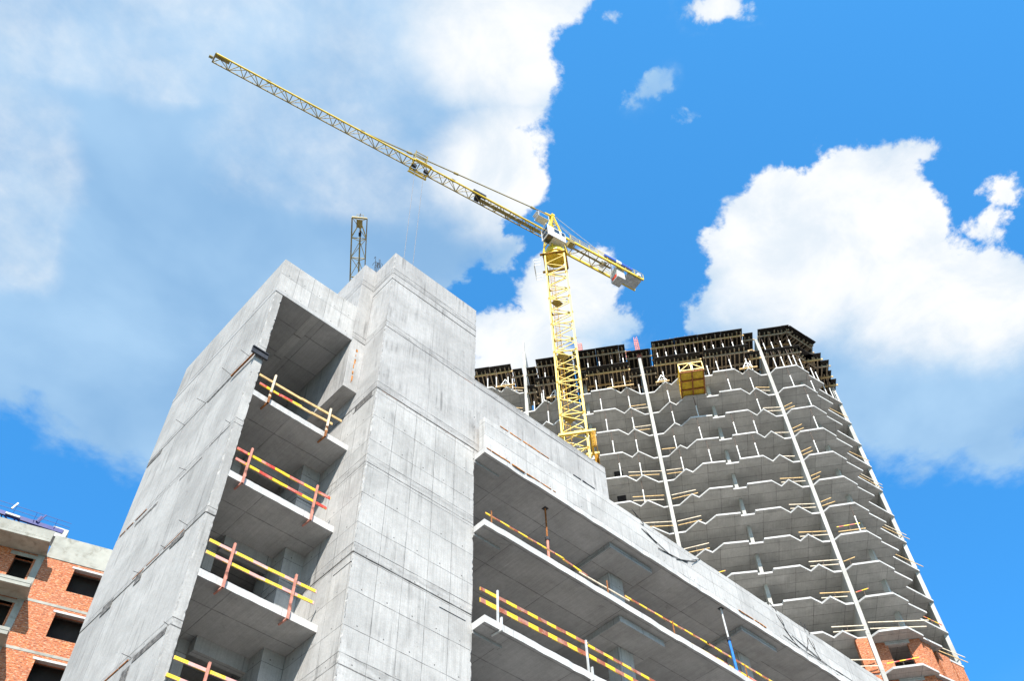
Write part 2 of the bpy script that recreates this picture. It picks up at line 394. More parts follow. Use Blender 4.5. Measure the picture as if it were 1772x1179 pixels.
# ------------------------------------------------------------------ mesh helpers
class MB:
    """collects simple solids; build() links them as ONE mesh object"""
    def __init__(s, fr=None):
        s.v = []; s.f = []; s.fr = fr; s.cur = 0; s.m = []
    def _p(s, p):
        return s.fr(p) if s.fr else tuple(p)
    def _add(s, pts, faces):
        n = len(s.v)
        s.v += [s._p(p) for p in pts]
        s.f += [tuple(i + n for i in f) for f in faces]
        s.m += [s.cur] * len(faces)
        return s
    def mat(s, i):
        s.cur = i; return s
    def box(s, x0, x1, y0, y1, z0, z1):
        x0, x1 = sorted((x0, x1)); y0, y1 = sorted((y0, y1)); z0, z1 = sorted((z0, z1))
        return s._add([(x0, y0, z0), (x1, y0, z0), (x1, y1, z0), (x0, y1, z0), (x0, y0, z1), (x1, y0, z1), (x1, y1, z1), (x0, y1, z1)],
                      [(0, 3, 2, 1), (4, 5, 6, 7), (0, 1, 5, 4), (1, 2, 6, 5), (2, 3, 7, 6), (3, 0, 4, 7)])
    def prism(s, poly, z0, z1):
        n = len(poly)
        pts = [(p[0], p[1], z0) for p in poly] + [(p[0], p[1], z1) for p in poly]
        return s._add(pts, [tuple(range(n - 1, -1, -1)), tuple(range(n, 2 * n))] + [(i, (i + 1) % n, n + (i + 1) % n, n + i) for i in range(n)])
    def bar(s, p, q, w, h=None, up=(0, 0, 1)):
        """rectangular bar from p to q"""
        h = h or w
        p = Vector(p); q = Vector(q); d = (q - p).normalized(); u = Vector(up)
        if abs(d.dot(u)) > 0.98: u = Vector((1, 0, 0)) if abs(d.x) < 0.9 else Vector((0, 1, 0))
        a = d.cross(u).normalized() * w / 2; b = a.cross(d).normalized() * h / 2
        pts = [p - a - b, p + a - b, p + a + b, p - a + b, q - a - b, q + a - b, q + a + b, q - a + b]
        return s._add([tuple(x) for x in pts], [(0, 3, 2, 1), (4, 5, 6, 7), (0, 1, 5, 4), (1, 2, 6, 5), (2, 3, 7, 6), (3, 0, 4, 7)])
    def tube(s, p, q, r, n=7, r2=None):
        p = Vector(p); q = Vector(q); d = (q - p).normalized(); u = Vector((0, 0, 1))
        r2 = r if r2 is None else r2
        if abs(d.z) > 0.95: u = Vector((1, 0, 0))
        a = d.cross(u).normalized(); b = d.cross(a).normalized()
        pts = [tuple(p + (a * cos(2 * pi * i / n) + b * sin(2 * pi * i / n)) * r) for i in range(n)]
        pts += [tuple(q + (a * cos(2 * pi * i / n) + b * sin(2 * pi * i / n)) * r2) for i in range(n)]
        return s._add(pts, [tuple(range(n)), tuple(range(2 * n - 1, n - 1, -1))] + [(i, n + i, n + (i + 1) % n, (i + 1) % n) for i in range(n)])
    def path(s, pts, r, n=6):
        for a, b in zip(pts, pts[1:]): s.tube(a, b, r, n)
        return s
    def build(s, name, mat, parent=None, bevel=0.0, smooth=False):
        o0 = Vector(parent_world(parent)) if parent else Vector((0, 0, 0))
        me = bpy.data.meshes.new(name)
        me.from_pydata([tuple(Vector(v) - o0) for v in s.v], [], s.f)
        if any(s.m): me.polygons.foreach_set('material_index', s.m)
        bm = bmesh.new(); bm.from_mesh(me); bmesh.ops.recalc_face_normals(bm, faces=bm.faces)
        uvl = bm.loops.layers.uv.new('UVMap')
        for f in bm.faces:
            n = f.normal
            if abs(n.z) > 0.7:
                for l in f.loops:
                    fk = math.floor((l.vert.co.z + o0.z + 0.3) / 3.1); wx, wy = l.vert.co.x + o0.x + fk * 7.32 * 1.3067, l.vert.co.y + o0.y + fk * 3.66
                    l[uvl].uv = (wx * 0.61203 - wy * 0.79084, wx * 0.79084 + wy * 0.61203) if s.fr else (wx, wy)
            else:
                k = hypot(n.x, n.y) or 1; tx, ty = -n.y / k, n.x / k
                if abs(tx) > abs(ty):
                    if tx < 0: tx, ty = -tx, -ty
                elif ty < 0: tx, ty = -tx, -ty
                for l in f.loops:
                    w = l.vert.co + o0
                    l[uvl].uv = (w.x * tx + w.y * ty, w.z)
            f.smooth = smooth
        bm.to_mesh(me); bm.free()
        ob = bpy.data.objects.new(name, me)
        if isinstance(mat, (list, tuple)):
            for x in mat: me.materials.append(M[x])
        else:
            me.materials.append(M[mat])
        C.objects.link(ob)
        if parent: ob.parent = parent
        if bevel:
            bv = ob.modifiers.new('bevel', 'BEVEL'); bv.width = bevel; bv.segments = 2; bv.limit_method = 'ANGLE'; bv.angle_limit = radians(40)
        return ob


def parent_world(o):
    v = Vector((0, 0, 0))
    while o is not None:
        v += o.location; o = o.parent
    return v


def thing(name, label, cat, loc=(0, 0, 0), group=None):
    o = bpy.data.objects.new(name, None)
    C.objects.link(o); o.location = loc; o.empty_display_size = 0.3
    o['label'] = label; o['category'] = cat
    if group: o['group'] = group
    return o


def tag(o, label, cat, group=None, kind=None):
    if label: o['label'] = label
    if cat: o['category'] = cat
    if group: o['group'] = group
    if kind: o['kind'] = kind
    return o


def dup(root, loc, label=None):
    r = root.copy(); C.objects.link(r); r.location = loc
    if label: r['label'] = label
    for ch in list(root.children):
        c = ch.copy(); C.objects.link(c); c.parent = r
        for g in list(ch.children):
            d = g.copy(); C.objects.link(d); d.parent = c
    return r


# ------------------------------------------------------------------ ground
g = MB()
N = 24
g._add([(-1500, -1500, GZ), (1500, -1500, GZ), (1500, 1500, GZ), (-1500, 1500, GZ)], [(0, 1, 2, 3)])
go = g.build('ground', 'ground'); go['kind'] = 'structure'

# ------------------------------------------------------------------ front building
FB = thing('concrete_building', 'bare grey concrete building with a tall shaft and open floors, filling the foreground', 'building', (12, 20, GZ))
FT = [27.0 - 0, ]                                      # (unused)
BAY = [21.12, 17.86, 14.62, 11.32, 8.02, 4.72, 1.42]   # tops of the bay floors
xs0, xs1, ys = 10.10, 14.16, 16.50

def lift(name, mat, x0, x1, y0, y1, z0, z1, off=0.0, wear=0.014, sides='FL'):
    """one pour of wall: faces slightly offset from the pours above and below, worn, uneven arrises"""
    zs = [z0]
    while zs[-1] < z1 - 0.12: zs.append(min(z1, zs[-1] + random.uniform(0.05, 0.16)))
    zs[-1] = z1
    x0 -= off; y0 -= off
    b = MB(); n = len(zs); pts = []; c = 0.045
    for i, z in enumerate(zs):
        w = [wear * random.random() ** 5 for _ in range(4)]
        pts += [(x0, y0 + c, z), (x0 + w[0], y0 + w[0] * 0.7, z), (x0 + c, y0, z), (x1 - c, y0, z), (x1 - w[1], y0 + w[1] * 0.7, z), (x1, y0 + c, z), (x1, y1, z), (x0, y1, z)]
    K = 8
    fs = [tuple(range(K - 1, -1, -1)), tuple(range(K * n - K, K * n))]
    for i in range(n - 1):
        for j in range(K):
            p = K * i + j; q = K * i + (j + 1) % K
            fs.append((p, q, q + K, p + K))
    b._add(pts, fs)
    return b.build(name, mat, FB)
for i, (za, zb) in enumerate(((GZ, 3.05), (3.05, 6.35), (6.35, 9.65), (9.65, 12.95), (12.95, 16.25), (16.25, 19.55), (19.55, 22.85), (22.85, 26.15), (26.15, 29.10), (29.10, 30.82))):
    lift('stair_shaft', 'conc_smooth' if za > 22 else 'conc_wall', xs0, xs1, ys, 23.8, za, zb, (0.0, 0.006, 0.0, 0.008, 0.0, 0.012, 0.003, 0.010, 0.0, 0.014)[i], 0.028)
b = MB(); b.box(9.55, xs0 - 0.002, 17.66, 23.7, 23.57, 30.80); b.build('shaft_return', 'conc_smooth', FB, 0.01)
# separate lift of the left wall for every storey, with slight offsets between the pours
zz = [GZ, 3.02, 6.32, 9.62, 12.92, 16.22, 19.52, 22.82, 25.95]
for i in range(len(zz) - 1):
    off = (0.0, 0.012, -0.006, 0.008, 0.0, 0.014, 0.004, 0.010)[i]
    lift('side_wall', 'conc_side', 6.47, 6.74, 17.66, 24.15, zz[i], zz[i + 1], off, 0.022)
# parapet of the left block
b = MB(); b.box(6.47, 9.548, 17.66, 17.92, 26.13, 27.93); b.build('parapet_front', 'conc_par', FB, 0.012)
b = MB(); b.box(6.47, 6.72, 17.922, 24.15, 26.13, 27.93); b.build('parapet_side', 'conc_side', FB, 0.012)
b = MB(); b.box(6.45, 9.548, 17.63, 24.17, 25.952, 26.128); b.build('roof_slab', 'conc_soffit', FB, 0.01)
b = MB(); b.box(7.92, 8.22, 17.64, 24.0, 25.944, 25.951); b.build('soffit_board_mark', 'conc_tower', FB)
for i, z in enumerate(BAY):
    b = MB()
    n = 26; pf = []
    for k in range(n + 1):
        pf.append((6.742 + (10.098 - 6.742) * k / n, 17.66 + random.uniform(-0.006, 0.006)))
    b.prism(pf + [(10.098, 23.9), (6.742, 23.9)], z - 0.21, z)
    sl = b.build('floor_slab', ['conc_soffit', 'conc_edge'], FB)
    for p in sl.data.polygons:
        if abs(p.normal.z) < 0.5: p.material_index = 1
    # inner pier and back wall of each storey
    if z < 23:
        b = MB(); b.box(9.46, 10.098, 19.0, 20.4, z - 3.3 + 0.002, z - 0.212); b.build('inner_pier', 'conc_wall', FB, 0.01)
        b = MB(); b.box(6.742, 7.95, 20.0, 20.3, z - 3.3 + 0.002, z - 0.212); b.build('inner_wall', 'conc_wall', FB)
        b = MB(); b.box(7.952, 9.458, 19.65, 19.9, z - 0.62, z - 0.212); b.build('door_beam', 'conc_soffit', FB)
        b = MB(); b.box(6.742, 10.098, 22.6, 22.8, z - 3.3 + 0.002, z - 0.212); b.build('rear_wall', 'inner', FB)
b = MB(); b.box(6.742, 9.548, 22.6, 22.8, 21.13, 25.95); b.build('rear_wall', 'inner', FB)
# dark boxes painting recess shade at the side wall pour joints, small hooks of reinforcement
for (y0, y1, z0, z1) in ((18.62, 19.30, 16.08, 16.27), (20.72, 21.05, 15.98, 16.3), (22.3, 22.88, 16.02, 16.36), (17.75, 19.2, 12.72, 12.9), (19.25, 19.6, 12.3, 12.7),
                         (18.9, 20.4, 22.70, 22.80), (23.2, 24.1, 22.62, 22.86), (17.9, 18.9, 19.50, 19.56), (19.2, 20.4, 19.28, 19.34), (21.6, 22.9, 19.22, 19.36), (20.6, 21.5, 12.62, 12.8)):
    b = MB(); b.box(6.452, 6.50, y0, y1, z0, z1); b.build('joint_recess_shade', 'gap_shade', FB)
for (y, z, l) in ((18.1, 22.86, 0.42), (19.06, 22.82, 0.5), (20.55, 22.82, 0.42), (21.8, 22.8, 0.45), (18.55, 16.36, 0.36), (19.6, 16.3, 0.22), (20.9, 16.3, 0.24), (17.9, 19.66, 0.22), (19.4, 12.98, 0.3), (20.6, 12.9, 0.25), (20.1, 19.5, 0.3), (17.76, 12.95, 0.16)):
    b = MB(); b.path([(6.50, y, z), (6.48 - l * 0.8, y + random.uniform(-0.06, 0.06), z + random.uniform(-0.02, 0.05))], 0.008, 6); b.build('rebar_stub', 'rebar', FB)
for (y0, y1, z) in ((18.7, 21.3, 16.33), (19.5, 23.8, 12.96), (22.4, 24.0, 19.6)):
    b = MB(); y = y0
    while y < y1:
        l = random.uniform(0.3, 0.9); b.box(6.448, 6.47, y, min(y1, y + l), z - 0.012, z + 0.014 + random.uniform(0, 0.01)); y += l + random.uniform(0.0, 0.25)
    b.build('timber_fillet', 'rust', FB)
# thin strips on the shaft joints: rust, and dark colour painting gap shade
for (x0, x1, z0, z1, mt) in ((12.9, 14.12, 26.13, 26.17, 'rust'), (10.12, 14.1, 29.08, 29.105, 'gap_shade'), (10.12, 13.4, 26.14, 26.16, 'gap_shade'), (10.3, 14.1, 22.84, 22.86, 'rust'), (10.2, 11.05, 16.30, 16.36, 'gap_shade'), (11.15, 12.6, 19.48, 19.53, 'gap_shade'), (11.2, 14.1, 19.15, 19.19, 'black'), (10.15, 11.1, 19.53, 19.56, 'black'), (13.0, 14.0, 15.94, 15.97, 'black'), (10.12, 11.4, 12.62, 12.66, 'black'), (10.12, 12.6, 12.93, 12.96, 'gap_shade'), (11.4, 14.1, 22.84, 22.87, 'gap_shade')):
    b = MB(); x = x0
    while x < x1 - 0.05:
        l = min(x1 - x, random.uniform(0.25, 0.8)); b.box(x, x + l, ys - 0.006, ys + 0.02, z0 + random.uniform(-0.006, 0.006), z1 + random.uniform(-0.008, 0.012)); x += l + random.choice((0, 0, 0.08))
    b.build('joint_shade_rust', mt, FB)
for (y0, y1, z0, z1, mt) in ((16.72, 17.6, 22.62, 22.86, 'gap_shade'), (16.62, 17.7, 22.56, 22.6, 'black'), (16.52, 17.3, 19.44, 19.47, 'black'), (16.6, 17.1, 19.14, 19.17, 'black'), (16.52, 17.62, 16.28, 16.31, 'rust'), (16.52, 17.3, 15.93, 15.95, 'black'), (16.52, 17.6, 12.64, 12.92, 'gap_shade')):
    b = MB(); b.box(xs0 - 0.006, xs0 + 0.02, y0, y1, z0, z1); b.build('joint_shade_rust', mt, FB)
for (z0, z1) in ((23.9, 25.6),):
    b = MB(); z = z0
    while z < z1:
        l = random.uniform(0.08, 0.3); b.box(9.80 + random.uniform(-.02, .02), 9.84 + random.uniform(-.02, .03), 17.652, 17.68, z, z + l); z += l + random.uniform(0.0, 0.18)
    b.build('rust_run', 'rust_orange', FB)

# the long wing
XE = 52.0
def chipped(x0, x1, y, amp, step=0.35):
    pts = []; x = x0
    while x < x1:
        pts.append((x, y + (random.random() ** 3) * amp)); x += step * random.uniform(0.5, 1.6)
    pts.append((x1, y)); return pts
for k, z in enumerate((22.58, 19.47, 16.0, 12.7, 9.4, 6.1, 2.8)):
    b = MB(); th = 0.23
    b.prism(chipped(14.17, XE, 15.985, 0.035) + [(XE, 27.8), (14.17, 27.8)], z - th, z)
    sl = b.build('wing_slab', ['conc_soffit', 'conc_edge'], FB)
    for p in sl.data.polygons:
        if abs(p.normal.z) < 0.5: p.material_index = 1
    b = MB(); b.box(14.172, 15.25, 16.48, 16.62, z - th - 0.10, z - th - 0.001); b.build('edge_downstand', 'conc_soffit', FB, 0.01)
    for i in range(5):
        xc = 21.5 + 7.33 * i
        for yc in (17.3, 23.6):
            b = MB(); b.box(xc - 1.1, xc + 1.1, yc - 0.95, yc + 0.95, z - th - 0.24, z - th - 0.001); b.build('drop_panel', 'conc_soffit', FB, 0.015)
            b = MB(); b.box(xc - 0.15, xc + 0.55, yc + 0.03, yc + 0.6, z - 3.3 + 0.02 if k else 19.48, z - th - 0.241); b.build('column', 'conc_wall', FB, 0.015)
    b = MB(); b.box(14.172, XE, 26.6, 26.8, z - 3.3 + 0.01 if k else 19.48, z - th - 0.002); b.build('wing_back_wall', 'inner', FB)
b = MB(); b.prism(chipped(14.18, XE, 16.0, 0.012) + [(XE, 16.28), (14.18, 16.28)], 22.582, 24.08)
b.build('wing_parapet', 'conc_band', FB, 0.01)
b = MB(); b.box(xs1 + 0.002, 20.93, 16.5, 22.5, 22.6, 26.52); b.build('roof_upstand', 'conc_smooth', FB, 0.012)
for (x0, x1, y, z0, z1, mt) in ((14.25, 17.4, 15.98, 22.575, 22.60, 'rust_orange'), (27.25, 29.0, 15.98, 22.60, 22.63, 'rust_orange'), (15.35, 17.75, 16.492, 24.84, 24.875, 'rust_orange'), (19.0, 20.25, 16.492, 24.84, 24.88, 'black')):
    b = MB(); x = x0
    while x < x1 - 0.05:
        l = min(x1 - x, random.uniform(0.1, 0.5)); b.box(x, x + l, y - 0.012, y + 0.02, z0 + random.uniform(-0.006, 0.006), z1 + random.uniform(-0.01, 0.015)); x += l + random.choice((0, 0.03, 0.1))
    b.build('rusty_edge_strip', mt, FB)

# metal plate clamped at the front edge of the side wall
pl = thing('steel_plate', 'dark blue-grey steel plate fixed across the front edge of the concrete side wall', 'plate', (6.55, 17.6, 22.6))
b = MB(); b.box(6.28, 6.83, 17.56, 17.60, 22.46, 22.74); o = b.build('plate', 'dark', pl, 0.005)
b = MB(); b.box(6.28, 6.83, 17.53, 17.56, 22.46, 22.50); b.box(6.28, 6.83, 17.53, 17.56, 22.70, 22.74); b.build('plate_lip', 'dark', pl)
b = MB(); b.bar((6.40, 17.62, 22.52), (6.40, 18.9, 22.60), 0.05); b.build('tie_bar', 'rust', pl)


# ------------------------------------------------------------------ guard rails of the stair bay
def bay_rail(z, label, x0, x1, px, boards, post_mat, zt=0.98, y=17.6):
    t = thing('guard_rail', label, 'guard rail', (px[0], y, z), 'guard rails of the stair bay')
    for (a, bb, h0, h1, mt) in boards:
        b = MB(); b.bar((a, y + 0.03, z + h0), ((a + bb) / 2, y + 0.03 + random.uniform(-0.01, 0.01), z + (h0 + h1) / 2 - random.uniform(0.0, 0.03)), 0.03, 0.085); b.bar(((a + bb) / 2 - 0.002, y + 0.03, z + (h0 + h1) / 2 - 0.012), (bb, y + 0.03, z + h1), 0.03, 0.085); b.build('rail_board', mt, t)
    for x in px:
        b = MB(); b.bar((x, y - 0.02, z - 0.02), (x + 0.02, y - 0.02, z + zt), 0.055, 0.055); o = b.build('post', post_mat, t)
        b = MB(); b.bar((x, y - 0.03, z - 0.02), (x, y - 0.03, z - 0.30), 0.05, 0.06); b.bar((x, y - 0.04, z - 0.28), (x - 0.02, y + 0.32, z - 0.28), 0.045, 0.04)
        b.bar((x - 0.02, y - 0.06, z + 0.14), (x + 0.04, y + 0.0, z + 0.0), 0.06, 0.05)
        b.build('clamp', post_mat if post_mat != 'pale_timber' else 'rust', o)
    return t


bay_rail(21.12, 'guard rail of plain orange and yellow boards on the topmost bay floor', 6.8, 9.7, (7.22, 9.23),
         ((6.76, 9.72, 0.68, 0.80, 'timber'), (6.84, 8.3, 0.34, 0.40, 'stripe'), (7.9, 9.42, 0.37, 0.45, 'timber')), 'pale_timber', 0.98)
bay_rail(17.86, 'bright red and yellow guard rail on the second bay floor from the top', 6.8, 9.7, (7.14, 9.29),
         ((6.76, 9.80, 0.80, 0.86, 'stripe'), (6.80, 9.74, 0.43, 0.44, 'stripe')), 'pink', 1.02)
bay_rail(14.62, 'faded pink and yellow guard rail on the third bay floor from the top', 6.8, 9.9, (7.38, 9.19),
         ((6.76, 9.88, 0.84, 0.90, 'stripe_faded'), (6.76, 9.86, 0.48, 0.54, 'stripe_faded')), 'pink', 1.06)
bay_rail(11.32, 'pale pink and yellow guard rail on the lowest bay floor in view', 6.8, 9.9, (7.54, 9.25),
         ((6.76, 9.88, 0.88, 0.96, 'stripe_faded'), (6.70, 9.86, 0.44, 0.52, 'stripe_faded')), 'pink', 1.08)
# short loose boards leaning inside the bay
t = tag(MB().bar((8.35, 18.3, 14.66), (8.75, 18.32, 14.95), 0.1, 0.06).build('timber_offcut', 'timber'), 'short timber offcut lying on the third bay floor behind the faded rail', 'timber')


def wing_rail(name_label, z, y, segs, posts, pm, h):
    t = thing('guard_rail', name_label, 'guard rail', (posts[0], y, z), 'guard rails of the long wing')
    for (x0, x1, h0, h1, mt, w) in segs:
        b = MB(); b.bar((x0, y + 0.03, z + h0), (x1, y + 0.03, z + h1), 0.03, w); b.build('rail_board', mt, t)
    for x in posts:
        b = MB(); b.bar((x, y - 0.01, z + 0.0), (x, y - 0.01, z + h), 0.05 if pm != 'rust' else 0.03, 0.05 if pm != 'rust' else 0.03); o = b.build('post', pm, t)
        if pm != 'rust':
            b = MB(); b.bar((x + 0.03, 15.95, z + 0.16), (x + 0.03, 15.95, z - 0.27), 0.07, 0.04); b.bar((x + 0.03, 15.93, z - 0.26), (x - 0.02, 16.3, z - 0.27), 0.045, 0.04); b.build('clamp', pm, o)
    return t


wing_rail('long thin sagging red and yellow rail on the upper open floor of the wing', 19.47, 16.3,
          ((14.5, 17.9, 0.66, 0.73, 'stripe_dull', 0.06), (17.85, 19.0, 0.70, 0.60, 'stripe_dull', 0.07), (18.6, 21.0, 0.55, 0.62, 'pale_timber', 0.05), (20.8, 25.2, 0.72, 0.86, 'stripe_dull', 0.07), (25.1, 31.5, 0.85, 0.92, 'stripe_dull', 0.08),
           (22.0, 26.2, 0.30, 0.42, 'stripe_dull', 0.06), (26.1, 31.0, 0.40, 0.46, 'stripe', 0.08), (31.3, 40.0, 0.9, 0.9, 'stripe', 0.09)), (14.72, 19.9, 23.2, 27.2), 'rust', 0.86)
wing_rail('double yellow and dull red rail clamped to the lower wing floor', 16.0, 16.07,
          ((14.1, 18.4, 0.90, 1.06, 'stripe_dull', 0.11), (14.1, 18.4, 0.52, 0.66, 'stripe_dull', 0.15), (18.3, 24.0, 1.02, 1.08, 'stripe_dull', 0.10), (18.3, 24.0, 0.66, 0.68, 'stripe_dull', 0.13)), (14.72, 18.28, 22.1), 'galv', 1.12)


def prop_at(x, y, z0, z1, label, low, high, thick=0.055, slant=0.0, group=None):
    t = thing('steel_prop', label, 'steel prop', (x, y, z0), group)
    h = z1 - z0; k = 0.52
    xm = x + slant * k
    b = MB(); b.tube((x, y, z0), (xm, y, z0 + h * k), thick * 0.6, 8); b.build('outer_tube', low, t)
    b = MB(); b.tube((xm, y, z0 + h * k), (x + slant, y, z1 - 0.01), thick * 0.42, 8); b.build('inner_tube', high, t)
    b = MB(); b.tube((xm, y, z0 + h * k - 0.03), (xm, y, z0 + h * k + 0.09), thick * 0.95, 8); b.bar((xm - 0.12, y, z0 + h * k + 0.03), (xm + 0.12, y, z0 + h * k + 0.03), 0.02); b.build('collar', 'dark', t)
    b = MB(); b.box(x + slant - 0.09, x + slant + 0.09, y - 0.09, y + 0.09, z1 - 0.012, z1 - 0.002); b.box(x - 0.07, x + 0.07, y - 0.07, y + 0.07, z0 + 0.002, z0 + 0.012); b.build('end_plate', 'dark', t)
    return t


prop_at(17.52, 16.62, 19.47, 22.35, 'red and rusty steel prop standing on the upper wing floor left of the first column', 'pink', 'rust', 0.075, -0.02)
prop_at(26.45, 16.20, 19.47, 22.35, 'blue steel prop with a bare upper tube on the wing floor further right', 'light_blue', 'galv', 0.085, -0.1)

# cables
CY = 15.988
def cable(pts, label, r=0.016):
    sm = []
    for i in range(len(pts) - 1):
        p0 = Vector(pts[max(i - 1, 0)]); p1 = Vector(pts[i]); p2 = Vector(pts[i + 1]); p3 = Vector(pts[min(i + 2, len(pts) - 1)])
        for k in range(6):
            t = k / 6
            sm.append(tuple(0.5 * ((2 * p1) + (p2 - p0) * t + (2 * p0 - 5 * p1 + 4 * p2 - p3) * t * t + (3 * p1 - 3 * p2 + p0 - p3) * t ** 3)))
    sm.append(tuple(pts[-1]))
    o = MB().path(sm, r, 6).build('cable', 'black', smooth=True)
    return tag(o, label, 'cable')
cable([(21.95, 16.1, 24.11), (22.02, CY, 24.05), (22.55, CY, 23.45), (23.4, CY, 23.22), (24.3, CY, 23.36), (25.0, CY, 23.75), (25.35, CY, 24.06), (25.4, 16.1, 24.11)], 'black cable hanging in a shallow loop over the bright wing parapet', 0.012)
cable([(30.0, 16.1, 24.11), (30.1, CY, 24.05), (30.4, CY, 23.6), (30.7, CY, 22.95), (31.1, CY, 22.72), (31.6, CY, 22.70), (33.0, CY, 22.72)], 'thin black cable running down the wing parapet, left of the two close together', 0.009)
cable([(32.0, 16.1, 24.11), (32.05, CY, 24.05), (32.05, CY, 23.4), (31.8, CY, 22.9), (31.6, CY, 22.74)], 'thin cable dropping steeply over the parapet between its two neighbours', 0.006)
cable([(32.3, 16.1, 24.11), (32.38, CY, 24.05), (32.45, CY, 23.4), (32.6, CY, 22.8), (33.1, CY, 22.74), (36, CY, 22.74)], 'thin black cable dropping down the parapet, rightmost of the three', 0.009)

# curled reinforcement standing behind the shaft top
b = MB()
for k in range(7):
    a0 = k * 0.9; cx, cy, cz = 10.05 + 0.08 * (k % 3), 17.70 + 0.05 * (k // 3), 31.05 + 0.09 * k
    b.path([(cx + 0.14 * cos(a0 + j * 0.6), cy + 0.14 * sin(a0 + j * 0.9), cz + 0.03 * j) for j in range(9)], 0.009, 5)
b.path([(10.25, 17.8, 30.75), (10.2, 17.8, 31.3)], 0.01, 5)
tag(b.build('rebar_bundle', 'rebar'), 'small tangle of thin bent rebar behind the notch at the shaft top', 'rebar')

# ------------------------------------------------------------------ brick building on the left
az = radians(-17)
v1 = (cos(az), sin(az)); v2 = (-v1[1], v1[0])
def BF(p): return (p[0] * v1[0] + p[1] * v2[0], p[0] * v1[1] + p[1] * v2[1], p[2])
bo = BF((-5, 51.6, GZ))
BB = thing('brick_building', 'orange brick building with pale concrete bands and black window openings at the left edge', 'building', bo)
W0 = 51.6
def wall_open(u0, u1, z0, z1, wins, y0, y1):
    """a wall between u0..u1 with rectangular openings (u0,u1,z0,z1)"""
    b = MB(BF); us = sorted({u0, u1, *[w[0] for w in wins], *[w[1] for w in wins]})
    for a, c in zip(us, us[1:]):
        cuts = sorted([(w[2], w[3]) for w in wins if w[0] <= a + 1e-6 and w[1] >= c - 1e-6])
        z = z0
        for (p, q) in cuts:
            if p > z: b.box(a, c, y0, y1, z, p)
            z = q
        if z1 > z: b.box(a, c, y0, y1, z, z1)
    return b
for k in range(12):
    zt = 37.88 - 3.1 * k; zb_ = zt - 3.1 + 0.17
    if k == 0: zb_ = 34.92
    zt_ = zt if k == 0 else 37.88 - 3.1 * k + 0.13 - 0.0
    ztop = 37.88 if k == 0 else 34.75 - 3.1 * (k - 1)
    zbot = 34.92 - 3.1 * k
    sill = ztop - 1.92; head = ztop - 0.30
    wins = [(-3.44, -1.15, sill, head), (1.0, 3.3, sill, head)]
    wall_open(-5.27, 6.0, zbot + 0.001, ztop - 0.001, wins, W0, W0 + 0.4).build('brick_wall', 'brick', BB)
    for wn in wins:
        MB(BF).box(wn[0] - 0.16, wn[1] + 0.16, W0 - 0.025, W0 + 0.3, head - 0.002, head + 0.13).build('lintel', 'conc_edge', BB)
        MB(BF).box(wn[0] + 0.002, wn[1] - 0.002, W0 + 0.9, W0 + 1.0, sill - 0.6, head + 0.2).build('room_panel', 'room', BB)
    wl_ = [(-6.82, -5.78, sill, head - 0.05)]
    wall_open(-14, -5.66, zbot + 0.001, ztop - 0.001, wl_ + [(-11.5, -9.0, sill, head)], W0 + 0.02, W0 + 0.42).build('brick_wall', 'brick', BB)
    for wn in wl_:
        MB(BF).box(wn[0] - 0.3, wn[1] + 0.12, W0 - 0.02, W0 + 0.3, head - 0.05, head + 0.18).build('lintel', 'brick_band', BB)
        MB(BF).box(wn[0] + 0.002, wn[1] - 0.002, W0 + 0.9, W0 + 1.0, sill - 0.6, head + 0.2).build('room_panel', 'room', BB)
    MB(BF).box(-5.658, -5.272, W0 - 0.03, W0 + 0.4, zbot + 0.001, ztop - 0.001).build('corner_column', 'brick_band', BB)
    if k < 11:
        MB(BF).box(-5.27, 6.0, W0 - 0.015, W0 + 5, zbot - 0.17, zbot).build('floor_band', 'brick_band', BB, 0.01)
        MB(BF).box(-14, -5.16, W0 - 1.62, W0 + 5, zbot - 0.2, zbot).build('balcony_slab', 'brick_band', BB, 0.01)
        MB(BF).box(-14, -5.17, W0 - 1.60, W0 - 1.48, zbot - 0.42, zbot - 0.201).build('balcony_downstand', 'brick_band', BB, 0.01)
MB(BF).box(-5.23, 6.0, W0 - 0.03, W0 + 0.3, 37.90, 39.58).build('parapet', 'brick_band', BB, 0.01)
MB(BF).box(-14, -5.232, W0 - 1.44, W0 + 0.3, 37.90, 38.08).build('roof_overhang', 'brick_band', BB, 0.01)
MB(BF).box(-14, -5.232, W0 - 1.44, W0 - 1.26, 38.082, 38.72).build('overhang_fascia', 'brick_band', BB, 0.01)
MB(BF).box(-14, 6.0, W0 + 0.31, W0 + 12, 37.9, 38.1).build('roof_slab', 'brick_band', BB)
for u0, u1, y0, y1 in ((-14, 6, W0 + 11.8, W0 + 12), (5.9, 6.1, W0 + 0.42, W0 + 11.8), (-14.2, -14, W0 + 0.4, W0 + 12)):
    MB(BF).box(u0, u1, y0, y1, GZ, 37.88).build('brick_wall', 'brick', BB)


